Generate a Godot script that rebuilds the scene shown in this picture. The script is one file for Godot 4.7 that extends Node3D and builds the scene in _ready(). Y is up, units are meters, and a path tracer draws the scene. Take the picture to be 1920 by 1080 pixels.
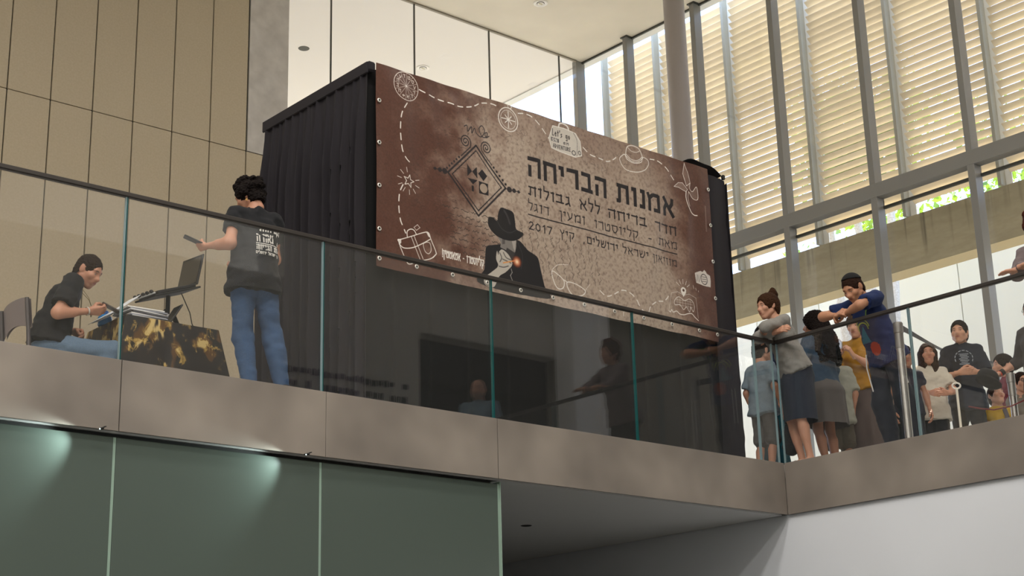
extends Node3D
# A museum upper foyer seen from the hall below: glass railings, a black draped booth with a printed banner, and a queue by the windows.
# Axes: x runs along the main railing, z along the railing on the right, y up; the foyer floor is y = 0 and the railings meet at the origin.

const SPAN := 1.475          # building module: width of one railing pane
const CEIL := 8.65           # ceiling above the foyer floor
const BACK := -8.5           # panelled back wall
const WIN := 6.05            # window wall on the right
const FAR := 6.3             # wall facing the main railing
const LOW := -4.0            # floor of the hall below

var M := {}


func _ready():
	# ---- camera
	var cam = Camera3D.new()
	cam.name = "camera"
	cam.fov = 2.0 * rad_to_deg(atan(540.0 / 2941.676))
	cam.near = 0.05
	cam.far = 400.0
	cam.transform = Transform3D(Basis(Vector3(0.75947, -0.02568, 0.65004), Vector3(-0.17168, 0.95588, 0.23835), Vector3(-0.62748, -0.29262, 0.72155)).orthonormalized(), Vector3(-10.41257, -2.42717, 8.50154))
	add_child(cam)
	cam.current = true
	# ---- sky, exposure
	var env = Environment.new()
	env.background_mode = Environment.BG_SKY
	var sm = ProceduralSkyMaterial.new()
	sm.sky_top_color = Color(0.62, 0.74, 0.92)
	sm.sky_horizon_color = Color(0.90, 0.93, 0.97)
	sm.sky_curve = 0.12
	sm.ground_horizon_color = Color(0.80, 0.78, 0.72)
	sm.ground_bottom_color = Color(0.60, 0.58, 0.52)
	sm.sky_energy_multiplier = 1.9
	sm.ground_energy_multiplier = 0.9
	sm.sun_angle_max = 1.0
	var sky = Sky.new()
	sky.sky_material = sm
	env.sky = sky
	env.tonemap_mode = Environment.TONE_MAPPER_LINEAR
	env.tonemap_exposure = 1.06
	env.sdfgi_enabled = true
	env.ssao_enabled = true
	env.ssil_enabled = true
	var we = WorldEnvironment.new()
	we.name = "world_environment"
	we.environment = env
	add_child(we)
	# ---- sun: high, from beyond the window wall
	var sun = DirectionalLight3D.new()
	sun.name = "sun"
	sun.light_color = Color(1.0, 0.95, 0.86)
	sun.light_energy = 3.2
	sun.light_angular_distance = 0.6
	sun.shadow_enabled = true
	sun.sky_mode = DirectionalLight3D.SKY_MODE_LIGHT_ONLY
	add_child(sun)
	sun.look_at_from_position(Vector3(30, 52, -16), Vector3.ZERO, Vector3.UP)
	# ---- added luminous fill panels in the ceiling, behind and above the frame
	added_fill_panels()
	make_materials()
	structure()
	window_wall()
	outside()
	railings()
	booth()
	foyer_things()
	people()


func added_fill_panels():  # fill lighting, added out of view to brighten the interior
	for d in [[-8.0, 3.4, 9.0, 1.2, 40.0], [-9.5, 7.0, 8.0, 1.2, 64.0], [-10.0, 12.5, 9.0, 1.2, 60.0], [-10.5, -3.6, 6.0, 1.0, 14.0], [3.0, 3.2, 4.0, 1.0, 12.0]]:
		var t = thing("added_ceiling_light", "long luminous fill panel added out of view in the white ceiling", "ceiling light", Vector3(d[0], CEIL, d[1]), 0.0, "added luminous fill panels")
		var g = Geo.new()
		g.box(Vector3(0, -0.02, 0), Vector3(d[2] + 0.1, 0.04, d[3] + 0.1))
		part(t, "frame", g, flat(Color(0.8, 0.8, 0.8), 0.5))
		g = Geo.new()
		g.box(Vector3(0, -0.045, 0), Vector3(d[2], 0.01, d[3]))
		part(t, "diffuser", g, glow(Color(1.0, 0.96, 0.9), 0.9))
		var l = AreaLight3D.new()
		l.name = "fill_light"
		l.area_size = Vector2(d[2], d[3])
		l.light_color = Color(1.0, 0.98, 0.955)
		l.light_energy = d[4]
		l.area_range = 40.0
		l.shadow_enabled = true
		l.rotation_degrees.x = -90
		l.position.y = -0.06
		t.add_child(l)


# ------------------------------------------------------------------ helpers
func numbered(called):
	if not has_node(NodePath(called)):
		return called
	var k = 1
	while has_node(NodePath("%s_%03d" % [called, k])):
		k += 1
	return "%s_%03d" % [called, k]


func tag(o, label, category, group = "", kind = ""):
	if label: o.set_meta("label", label)
	if category: o.set_meta("category", category)
	if group: o.set_meta("group", group)
	if kind: o.set_meta("kind", kind)
	return o


func thing(called, label, category, at = Vector3.ZERO, turn = 0.0, group = ""):
	var o = Node3D.new()
	o.name = numbered(called)
	add_child(o)
	o.position = at
	o.rotation.y = turn
	return tag(o, label, category, group)


func shell(called):
	var o = Node3D.new()
	o.name = numbered(called)
	add_child(o)
	o.set_meta("kind", "structure")
	return o


func part(parent, called, g, m):
	var o = MeshInstance3D.new()
	o.name = called
	o.mesh = g.mesh() if g is Geo else g
	o.material_override = m
	o.cast_shadow = GeometryInstance3D.SHADOW_CASTING_SETTING_ON
	parent.add_child(o, true)
	return o


func struct(called, g, m, label = ""):
	var o = MeshInstance3D.new()
	o.name = numbered(called)
	o.mesh = g.mesh() if g is Geo else g
	o.material_override = m
	add_child(o)
	o.set_meta("kind", "structure")
	if label: o.set_meta("label", label)
	return o


func single(called, g, m, label, category, group = "", at = Vector3.ZERO):
	var o = MeshInstance3D.new()
	o.name = numbered(called)
	o.mesh = g.mesh() if g is Geo else g
	o.material_override = m
	add_child(o)
	o.position = at
	return tag(o, label, category, group)


func flat(c, rough = 0.6, metal = 0.0):
	var m = StandardMaterial3D.new()
	m.albedo_color = c
	m.roughness = rough
	m.metallic = metal
	return m


func glow(c, e):
	var m = flat(c, 0.5)
	m.emission_enabled = true
	m.emission = c
	m.emission_energy_multiplier = e
	return m


# a triplanar noise between two colours
func grain(c0, c1, freq, tile, rough = 0.7, metal = 0.0, sd = 1, relief = 0.0, world = true, octaves = 4):
	var m = flat(Color.WHITE, rough, metal)
	m.albedo_texture = noise_tex(c0, c1, freq, sd, octaves)
	m.uv1_triplanar = true
	m.uv1_world_triplanar = world
	m.uv1_scale = Vector3.ONE / tile
	if relief > 0.0:
		m.heightmap_enabled = true
		m.heightmap_texture = noise_tex(Color.BLACK, Color.WHITE, freq * 2.0, sd + 7, octaves)
		m.heightmap_scale = relief
	return m


var tex_cache := {}
func noise_tex(c0, c1, freq, sd, octaves = 4):
	var key = [c0, c1, freq, sd, octaves]
	if tex_cache.has(key):
		return tex_cache[key]
	var n = FastNoiseLite.new()
	n.noise_type = FastNoiseLite.TYPE_SIMPLEX_SMOOTH
	n.frequency = freq
	n.seed = sd
	n.fractal_octaves = octaves
	var im = n.get_seamless_image(256, 256)
	im.convert(Image.FORMAT_RGB8)
	var out = Image.create(256, 256, false, Image.FORMAT_RGB8)
	for y in 256:
		for x in 256:
			var k = im.get_pixel(x, y).r
			out.set_pixel(x, y, c0.lerp(c1, clampf(k, 0.0, 1.0)))
	tex_cache[key] = ImageTexture.create_from_image(out)
	return tex_cache[key]


# collects triangles; normals are given, winding follows them
class Geo:
	var v := PackedVector3Array()
	var n := PackedVector3Array()
	var uv := PackedVector2Array()
	var c := PackedColorArray()
	var idx := PackedInt32Array()
	var has_uv := false
	var has_c := false

	func vert(p, nn, u = Vector2.ZERO, col = Color.WHITE):
		v.append(p)
		n.append(nn)
		uv.append(u)
		c.append(col)
		return v.size() - 1

	func tri(a, b, d):
		var nn = n[a] + n[b] + n[d]
		if (v[b] - v[a]).cross(v[d] - v[a]).dot(nn) > 0.0:
			idx.append_array([a, d, b])
		else:
			idx.append_array([a, b, d])

	func face(ps, nn, us = [], col = Color.WHITE):
		var f = v.size()
		for i in ps.size():
			vert(ps[i], nn, us[i] if us.size() else Vector2.ZERO, col)
		if us.size():
			has_uv = true
		for i in range(1, ps.size() - 1):
			tri(f, f + i, f + i + 1)

	func box(at, size, b = Basis(), ch = 0.0, col = Color.WHITE):
		var h = size * 0.5
		var ax = [Vector3.RIGHT, Vector3.UP, Vector3.BACK]
		for i in 3:
			var j = (i + 1) % 3
			var k = (i + 2) % 3
			for s in [-1.0, 1.0]:
				var q = []
				for w in [[-1, -1], [1, -1], [1, 1], [-1, 1]]:
					q.append(at + b * (ax[i] * s * h[i] + ax[j] * w[0] * (h[j] - ch) + ax[k] * w[1] * (h[k] - ch)))
				face(q, b * (ax[i] * s), [], col)
			if ch > 0.0:
				for s in [-1.0, 1.0]:
					for t in [-1.0, 1.0]:
						var q2 = []
						for w in [-1.0, 1.0]:
							q2.append(at + b * (ax[k] * w * (h[k] - ch) + ax[i] * s * h[i] + ax[j] * t * (h[j] - ch)))
						for w in [1.0, -1.0]:
							q2.append(at + b * (ax[k] * w * (h[k] - ch) + ax[i] * s * (h[i] - ch) + ax[j] * t * h[j]))
						face(q2, b * (ax[i] * s + ax[j] * t).normalized(), [], col)
		if ch > 0.0:
			for sx in [-1.0, 1.0]:
				for sy in [-1.0, 1.0]:
					for sz in [-1.0, 1.0]:
						var e = Vector3(sx * h.x, sy * h.y, sz * h.z)
						face([at + b * (e - Vector3(0, sy, sz) * ch), at + b * (e - Vector3(sx, 0, sz) * ch), at + b * (e - Vector3(sx, sy, 0) * ch)], b * Vector3(sx, sy, sz).normalized(), [], col)
		return self

	# box between two corners
	func span(a, z, ch = 0.0):
		return box((a + z) * 0.5, (z - a).abs(), Basis(), ch)

	# tube along points; radius a number or one per point; closed ends
	func tube(pts, radius, sides = 8, caps = true, squash = 1.0, col = Color.WHITE):
		var rings = []
		var up = Vector3.UP
		var count = pts.size()
		var side = Vector3.ZERO
		for i in count:
			var d = (pts[mini(i + 1, count - 1)] - pts[maxi(i - 1, 0)]).normalized()
			if side == Vector3.ZERO:
				side = d.cross(up if absf(d.dot(up)) < 0.95 else Vector3.RIGHT).normalized()
			side = (side - d * side.dot(d)).normalized()
			var oth = d.cross(side)
			var r = radius[i] if radius is Array else radius
			var ring = []
			for k in sides:
				var a = TAU * k / sides
				var o = side * cos(a) + oth * sin(a) * squash
				var on = (side * cos(a) + oth * sin(a) / squash).normalized()
				ring.append(vert(pts[i] + o * r, on, Vector2.ZERO, col))
			rings.append(ring)
		for i in count - 1:
			for k in sides:
				var l = (k + 1) % sides
				tri(rings[i][k], rings[i][l], rings[i + 1][l])
				tri(rings[i][k], rings[i + 1][l], rings[i + 1][k])
		if caps:
			for e in [0, count - 1]:
				var d = (pts[0] - pts[1]) if e == 0 else (pts[count - 1] - pts[count - 2])
				d = d.normalized()
				var f = []
				for k in sides:
					f.append(v[rings[e][k]])
				face(f, d, [], col)
		return self

	# profile [[radius, height], ...] turned round a vertical axis at a point
	func lathe(at, prof, sides = 24, col = Color.WHITE):
		for i in prof.size() - 1:
			var r0 = prof[i][0]
			var y0 = prof[i][1]
			var r1 = prof[i + 1][0]
			var y1 = prof[i + 1][1]
			var sl = Vector2(y1 - y0, r0 - r1).normalized()
			var a0 = []
			for k in sides + 1:
				var a = TAU * k / sides
				var dir = Vector3(cos(a), 0, sin(a))
				var nn = (dir * sl.x + Vector3.UP * sl.y).normalized()
				a0.append([vert(at + dir * r0 + Vector3.UP * y0, nn, Vector2.ZERO, col), vert(at + dir * r1 + Vector3.UP * y1, nn, Vector2.ZERO, col)])
			for k in sides:
				if r0 > 0.0:
					tri(a0[k][0], a0[k + 1][0], a0[k + 1][1])
				if r1 > 0.0:
					tri(a0[k][0], a0[k + 1][1], a0[k][1])
		return self

	# grid of points f(u, v) with smooth normals
	func sheet(nu, nv, f, flip = false, us = Rect2(0, 0, 1, 1)):
		has_uv = true
		var first = v.size()
		var P = PackedVector3Array()
		for j in nv + 1:
			for i in nu + 1:
				P.append(f.call(float(i) / nu, float(j) / nv))
		for j in nv + 1:
			for i in nu + 1:
				var du = P[j * (nu + 1) + mini(i + 1, nu)] - P[j * (nu + 1) + maxi(i - 1, 0)]
				var dv = P[mini(j + 1, nv) * (nu + 1) + i] - P[maxi(j - 1, 0) * (nu + 1) + i]
				var nn = du.cross(dv).normalized()
				if flip:
					nn = -nn
				vert(P[j * (nu + 1) + i], nn, us.position + us.size * Vector2(float(i) / nu, float(j) / nv))
		for j in nv:
			for i in nu:
				var a = first + j * (nu + 1) + i
				tri(a, a + 1, a + nu + 2)
				tri(a, a + nu + 2, a + nu + 1)
		return self

	func ball(at, r, rings = 8, sides = 12, col = Color.WHITE, b = Basis()):
		var rr = r if r is Vector3 else Vector3.ONE * r
		var ids = []
		for i in rings + 1:
			var t = PI * i / rings
			var row = []
			for k in sides + 1:
				var a = TAU * k / sides
				var d = Vector3(sin(t) * cos(a), cos(t), sin(t) * sin(a))
				row.append(vert(at + b * (d * rr), b * (d / rr).normalized(), Vector2.ZERO, col))
			ids.append(row)
		for i in rings:
			for k in sides:
				if i > 0: tri(ids[i][k], ids[i][k + 1], ids[i + 1][k + 1])
				if i < rings - 1: tri(ids[i][k], ids[i + 1][k + 1], ids[i + 1][k])
		return self

	func add(g, t = Transform3D()):
		var f = v.size()
		for i in g.v.size():
			v.append(t * g.v[i])
			n.append((t.basis * g.n[i]).normalized())
		uv.append_array(g.uv)
		c.append_array(g.c)
		has_uv = has_uv or g.has_uv
		has_c = has_c or g.has_c
		var mirror = t.basis.determinant() < 0.0
		for i in range(0, g.idx.size(), 3):
			if mirror:
				idx.append_array([f + g.idx[i], f + g.idx[i + 2], f + g.idx[i + 1]])
			else:
				idx.append_array([f + g.idx[i], f + g.idx[i + 1], f + g.idx[i + 2]])
		return self

	func mesh():
		var a = []
		a.resize(Mesh.ARRAY_MAX)
		a[Mesh.ARRAY_VERTEX] = v
		a[Mesh.ARRAY_NORMAL] = n
		if has_uv:
			a[Mesh.ARRAY_TEX_UV] = uv
		if has_c:
			a[Mesh.ARRAY_COLOR] = c
		a[Mesh.ARRAY_INDEX] = idx
		var m = ArrayMesh.new()
		m.add_surface_from_arrays(Mesh.PRIMITIVE_TRIANGLES, a)
		return m


func make_materials():
	M.white = flat(Color(0.86, 0.86, 0.85), 0.8)
	M.ceiling = grain(Color(0.86, 0.83, 0.77), Color(0.90, 0.87, 0.81), 0.02, 6.0, 0.85, 0.0, 3)
	M.floor = grain(Color(0.76, 0.75, 0.73), Color(0.83, 0.82, 0.80), 0.02, 3.0, 0.35, 0.0, 4)
	M.floor_low = grain(Color(0.30, 0.29, 0.27), Color(0.36, 0.35, 0.33), 0.02, 3.0, 0.4, 0.0, 14)
	M.panel = grain(Color(0.72, 0.665, 0.565), Color(0.755, 0.70, 0.605), 0.05, 0.5, 0.75, 0.0, 5)
	M.dark = flat(Color(0.10, 0.095, 0.085), 0.7)
	M.concrete = grain(Color(0.72, 0.70, 0.675), Color(0.82, 0.80, 0.775), 0.012, 1.0, 0.85, 0.0, 6)
	M.fascia = grain(Color(0.49, 0.458, 0.428), Color(0.62, 0.582, 0.542), 0.010, 2.1, 0.5, 0.0, 8, 0.0, true, 3)
	M.rail = flat(Color(0.22, 0.20, 0.185), 0.6, 0.2)
	M.frame = flat(Color(0.53, 0.525, 0.51), 0.38, 0.1)
	M.frame_dark = flat(Color(0.30, 0.30, 0.28), 0.5, 0.4)
	M.steel = flat(Color(0.80, 0.79, 0.77), 0.22, 0.9)
	M.green = flat(Color(0.335, 0.38, 0.355), 0.22)
	M.green_edge = flat(Color(0.60, 0.70, 0.64), 0.4)
	M.glass = StandardMaterial3D.new()
	M.glass.albedo_color = Color(0.45, 0.52, 0.50, 0.008)
	M.glass.transparency = BaseMaterial3D.TRANSPARENCY_ALPHA
	M.glass.roughness = 0.0
	M.window = M.glass.duplicate()
	M.window.albedo_color = Color(0.8, 0.8, 0.8, 0.01)
	M.glass_edge = flat(Color(0.10, 0.34, 0.34), 0.15)
	M.pale_edge = flat(Color(0.50, 0.60, 0.62), 0.15)
	M.black_cloth = flat(Color(0.115, 0.10, 0.122), 0.9)
	M.black_cloth.rim_enabled = true
	M.black_cloth.rim = 0.15
	M.slat = [flat(Color(0.90, 0.84, 0.72), 0.6), flat(Color(0.87, 0.81, 0.70), 0.6), flat(Color(0.92, 0.86, 0.75), 0.6)]


func structure():
	var g = Geo.new()
	# floors
	struct("floor", Geo.new().span(Vector3(-16, -0.42, BACK), Vector3(0, -0.001, -0.07)), M.floor)
	struct("floor", Geo.new().span(Vector3(0.05, -0.42, BACK - 0.2), Vector3(WIN + 0.3, -0.001, FAR + 2.6)), M.floor)
	struct("floor", Geo.new().span(Vector3(-16, LOW - 0.2, BACK), Vector3(0.2, LOW, 17)), M.floor_low)
	# undersides
	struct("ceiling", Geo.new().span(Vector3(-16, -0.44, BACK), Vector3(0.0, -0.421, -0.07)), M.white)
	struct("ceiling", Geo.new().span(Vector3(-16.2, CEIL, BACK - 0.02), Vector3(WIN + 0.16, CEIL + 0.3, 17.2)), M.ceiling)
	# enclosing walls
	struct("wall_left", Geo.new().span(Vector3(-16.2, LOW - 0.2, BACK - 0.2), Vector3(-16, CEIL, 17.2)), M.white)
	struct("wall_behind", Geo.new().span(Vector3(-16, LOW - 0.2, 17), Vector3(0.2, CEIL, 17.2)), M.white)
	struct("wall_right", Geo.new().span(Vector3(0.03, LOW - 0.2, BACK), Vector3(0.25, -0.435, 17)), flat(Color(0.93, 0.945, 0.97), 0.75))
	struct("wall_right", Geo.new().span(Vector3(-1.2, LOW, FAR + 0.25), Vector3(-1.0, CEIL, 17)), M.white)  # unseen wall, added to keep sky out of the railing reflection
	struct("wall_right", Geo.new().span(Vector3(0.0, 0.0, FAR + 2.6), Vector3(0.2, CEIL, 17)), M.white)
	# wall facing the main railing, with a dark doorway and wall text (seen in the glass)
	var w = shell("wall_facing")
	for b in [[-5.2, LOW, -1.0, 3.1], [-1.0, LOW, 0.98, CEIL], [0.98, 2.76, 3.3, CEIL], [3.3, -0.4, WIN + 0.2, CEIL]]:
		part(w, "wall_section", Geo.new().span(Vector3(b[0], b[1], FAR), Vector3(b[2], b[3], FAR + 0.25)), flat(Color(0.74, 0.725, 0.69) if b[0] < 3.0 else Color(0.58, 0.565, 0.53), 0.8))  # right-hand section coloured darker so the pier reads as lit
	part(w, "pier", Geo.new().span(Vector3(3.25, 0, FAR - 0.35), Vector3(3.92, 5, FAR)), flat(Color(0.99, 0.99, 1.0), 0.8))  # near-white colour stands in for stronger light on the pier
	var dm = flat(Color(0.012, 0.012, 0.012), 0.9)  # near-black colour stands in for the darkness of the unlit room
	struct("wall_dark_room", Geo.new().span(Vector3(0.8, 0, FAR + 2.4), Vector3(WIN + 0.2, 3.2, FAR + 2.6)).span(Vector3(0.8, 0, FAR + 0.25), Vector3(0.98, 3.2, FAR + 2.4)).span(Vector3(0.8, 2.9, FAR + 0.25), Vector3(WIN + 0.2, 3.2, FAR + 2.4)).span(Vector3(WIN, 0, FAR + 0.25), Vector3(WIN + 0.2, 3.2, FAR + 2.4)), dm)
	g = Geo.new()
	var rg = RandomNumberGenerator.new()
	rg.seed = 5
	for row in 3:
		var x = -0.95
		while x < 0.8 - row * 0.1 and x < 0.75:
			var wd = rg.randf_range(0.03, 0.09)
			if rg.randf() < 0.85:
				g.box(Vector3(x + wd * 0.5, 2.02 - row * 0.16 + rg.randf_range(-0.01, 0.01), FAR - 0.006), Vector3(wd, rg.randf_range(0.05, 0.08), 0.012))
			x += wd + 0.025
	part(w, "wall_text", g, M.dark)
	# back wall of tall beige panels with dark joints
	w = shell("wall_back")
	part(w, "backing", Geo.new().span(Vector3(-16, LOW, BACK - 0.25), Vector3(0.36, CEIL + 0.3, BACK - 0.03)), M.dark)
	for k in 14:
		var x1 = -0.27 - 0.5535 * k
		for r in [[LOW if k > 20 else 0.0, 5.545], [5.555, CEIL]]:
			part(w, "panel", Geo.new().span(Vector3(x1 - 0.5535 + 0.008, r[0], BACK - 0.03), Vector3(x1 - 0.008, r[1], BACK), 0.004), M.panel)
	part(w, "panel", Geo.new().span(Vector3(-0.262, 0.0, BACK - 0.03), Vector3(0.37, 5.545, BACK), 0.004), M.panel)
	part(w, "panel", Geo.new().span(Vector3(-16, LOW, BACK - 0.03), Vector3(-0.27 - 0.5535 * 14 - 0.008, CEIL, BACK), 0.004), M.panel)
	part(w, "concrete_pier", Geo.new().span(Vector3(-0.25, 5.56, BACK - 0.25), Vector3(0.37, CEIL, BACK - 0.004)), M.concrete)
	part(w, "panel", Geo.new().span(Vector3(-16, LOW, BACK), Vector3(0.03, -0.44, BACK + 0.02)), M.dark)  # recess back coloured dark to deepen the shade under the foyer
	# steel fascia plates along the two floor edges
	var f = shell("trim_1")
	for b in [[-12.1, -9.135], [-9.13, -6.168], [-6.162, -4.683], [-4.680, -3.198], [-3.192, -0.002]]:
		part(f, "fascia_plate", Geo.new().span(Vector3(b[0], -0.44, -0.012), Vector3(b[1], 0.0, 0.0), 0.001), M.fascia)
	part(f, "ledge", Geo.new().span(Vector3(-12.1, -0.014, -0.075), Vector3(-0.0, -0.002, -0.012)), M.frame_dark)
	var f2 = shell("trim_2")
	for b in [[0.002, 2.97], [2.975, FAR]]:
		part(f2, "fascia_plate", Geo.new().span(Vector3(0.0, -0.44, b[0]), Vector3(0.012, 0.0, b[1]), 0.001), M.fascia)
	part(f2, "ledge", Geo.new().span(Vector3(0.012, -0.014, 0.0), Vector3(0.075, -0.002, FAR)), M.frame_dark)
	# green glass wall of the hall below
	w = shell("wall_front")
	part(w, "backing", Geo.new().span(Vector3(-16, LOW, -0.3), Vector3(-3.2, -0.44, -0.09)), M.dark)
	for b in [[-10.6, -9.13], [-9.12, -7.65], [-7.64, -6.172], [-6.15, -4.695], [-4.673, -3.165]]:
		part(w, "glass_panel", Geo.new().span(Vector3(b[0], LOW, -0.07), Vector3(b[1], -0.468, -0.05), 0.002), M.green)
		part(w, "joint_strip", Geo.new().span(Vector3(b[1] + 0.002, LOW, -0.075), Vector3(b[1] + 0.02, -0.468, -0.055)), M.green_edge)
	part(w, "end_panel", Geo.new().span(Vector3(-3.145, LOW, -0.3), Vector3(-3.135, -0.45, -0.05)), M.green_edge)
	struct("column", Geo.new().lathe(Vector3(5.2, 0, -5.65), [[0.155, 0.0], [0.155, CEIL]], 40), flat(Color(0.62, 0.59, 0.575), 0.4))
	# small fittings in the ceilings
	for p in [[Vector3(4.1, CEIL, -7.35), "round white downlight in the ceiling inside the glass wall"], [Vector3(4.08, CEIL, -10.25), "round white downlight in the canopy outside, above the printed banner"]]:
		var t = thing("downlight", p[1], "ceiling light", p[0], 0.0, "")
		part(t, "rim", Geo.new().lathe(Vector3.ZERO, [[0.0, -0.012], [0.05, -0.012]], 28).lathe(Vector3.ZERO, [[0.062, -0.004], [0.085, -0.016], [0.105, -0.012], [0.108, 0.0]], 28), flat(Color(0.93, 0.92, 0.9), 0.5))
		part(t, "lens", Geo.new().lathe(Vector3.ZERO, [[0.0, -0.003], [0.063, -0.003]], 28), flat(Color(0.32, 0.30, 0.24), 0.3))
		part(t, "lamp", Geo.new().box(Vector3(0, -0.012, 0), Vector3(0.07, 0.014, 0.03), Basis(), 0.003), flat(Color(0.75, 0.72, 0.6), 0.4))
	single("ceiling_hole", Geo.new().lathe(Vector3.ZERO, [[0.0, -0.004], [0.085, -0.004], [0.09, 0.0]], 28), flat(Color(0.16, 0.17, 0.13), 0.7), "dark round hole in the white canopy near the concrete pier", "opening", "", Vector3(2.13, CEIL - 0.002, -10.83))
	single("ceiling_hole", Geo.new().lathe(Vector3.ZERO, [[0.0, -0.004], [0.04, -0.004], [0.05, 0.0]], 24), M.dark, "small dark round fitting in the soffit under the foyer floor", "opening", "", Vector3(-1.53, -0.442, -1.61))
	# two unseen lamps under the fascia, placed to put light pools on the green glass
	for q in [[-6.30, 0.5, "unseen small lamp under the steel fascia, placed to light the first green glass panel"], [-4.86, 0.4, "unseen small lamp under the steel fascia, placed to light the second green glass panel"]]:
		var t = thing("unseen_spot_lamp", q[2], "spotlight", Vector3(q[0], -0.445, 0.075), 0.0, "unseen small lamps under the fascia")
		part(t, "housing", Geo.new().tube([Vector3(0.0, -0.004, 0), Vector3(-0.022, -0.012, 0)], 0.007, 12), M.dark)
		part(t, "lens", Geo.new().ball(Vector3(-0.023, -0.0125, 0), 0.005, 6, 8), glow(Color(0.9, 0.98, 0.965), 1.5))
		part(t, "bracket", Geo.new().box(Vector3(0.002, 0.001, -0.02), Vector3(0.008, 0.004, 0.09)), M.dark)
		var l = SpotLight3D.new()
		l.name = "beam"
		l.light_color = Color(0.90, 0.98, 0.965)
		l.light_energy = q[1]
		l.spot_angle = 40.0
		l.spot_angle_attenuation = 0.8
		l.spot_range = 20.0
		l.light_size = 0.012
		l.shadow_enabled = true
		t.add_child(l)
		l.position = Vector3(-0.03, -0.014, 0.0)
		l.basis = Basis.looking_at(Vector3(-0.95, -0.38, -0.13), Vector3.UP)


func pane_box(parent, called, a, z, m):
	return part(parent, called, Geo.new().span(a, z), m)


func window_wall():
	# glass wall at the back, frameless with dark joints
	var w = shell("window_1")
	var xs = [0.37, 1.08, 2.575, 4.04, 5.52, 5.9]
	for i in xs.size() - 1:
		pane_box(w, "pane", Vector3(xs[i] + 0.008, 0.0, BACK - 0.02), Vector3(xs[i + 1] - 0.008, CEIL - 0.02, BACK), M.window)
		if i > 0:
			part(w, "joint", Geo.new().span(Vector3(xs[i] - 0.008, 0.0, BACK - 0.022), Vector3(xs[i] + 0.008, CEIL, BACK + 0.002)), M.frame_dark)
	part(w, "head_channel", Geo.new().span(Vector3(0.37, CEIL - 0.025, BACK - 0.03), Vector3(5.9, CEIL, BACK + 0.012)), flat(Color(0.55, 0.52, 0.46), 0.6))
	part(w, "corner_post", Geo.new().span(Vector3(5.9, 0.0, BACK - 0.1), Vector3(WIN + 0.04, CEIL, BACK), 0.004), M.frame)
	# window wall on the right: posts, a transom, panes above and below
	w = shell("window_2")
	var zs = [BACK, -7.39, -5.94, -4.465, -2.99, -1.515, -0.04, 1.435, 2.91]
	for i in zs.size():
		if i > 0 and i < zs.size() - 1:
			part(w, "post", Geo.new().span(Vector3(WIN - 0.14, 4.8, zs[i] - 0.045), Vector3(WIN + 0.02, CEIL, zs[i] + 0.045), 0.003), M.frame)
			part(w, "post", Geo.new().span(Vector3(WIN - 0.14, 0.0, zs[i] - 0.05), Vector3(WIN + 0.02, 4.61, zs[i] + 0.05), 0.003), M.frame)
			part(w, "post_cap", Geo.new().span(Vector3(WIN - 0.16, CEIL - 0.02, zs[i] - 0.07), Vector3(WIN + 0.02, CEIL, zs[i] + 0.07)), M.frame_dark)
		if i < zs.size() - 1:
			pane_box(w, "pane", Vector3(WIN, 4.8, zs[i] + 0.03), Vector3(WIN + 0.02, CEIL - 0.02, zs[i + 1] - 0.03), M.window)
			pane_box(w, "pane", Vector3(WIN, 0.02, zs[i] + 0.03), Vector3(WIN + 0.02, 4.5, zs[i + 1] - 0.03), M.window)
			part(w, "glazing_bar", Geo.new().span(Vector3(WIN - 0.015, 4.47, zs[i] + 0.05), Vector3(WIN + 0.03, 4.505, zs[i + 1] - 0.05)), M.frame_dark)
			part(w, "clerestory", Geo.new().span(Vector3(WIN + 0.0, 4.505, zs[i] + 0.05), Vector3(WIN + 0.02, 4.62, zs[i + 1] - 0.05)), M.window)
	part(w, "unseen_end_wall", Geo.new().span(Vector3(WIN - 0.16, 0, 2.91), Vector3(WIN + 0.04, CEIL, FAR)), flat(Color(0.66, 0.64, 0.60), 0.8))  # out of view, placed to darken what the railing glass mirrors
	part(w, "transom", Geo.new().span(Vector3(WIN - 0.14, 4.61, BACK), Vector3(WIN + 0.02, 4.80, 2.91), 0.004), M.frame)
	part(w, "head_channel", Geo.new().span(Vector3(WIN - 0.03, CEIL - 0.03, BACK), Vector3(WIN, CEIL, 2.91)), M.frame_dark)
	part(w, "head_strip", Geo.new().span(Vector3(WIN, CEIL - 0.02, BACK - 5.5), Vector3(WIN + 0.16, CEIL + 0.1, FAR)), M.white)


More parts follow.
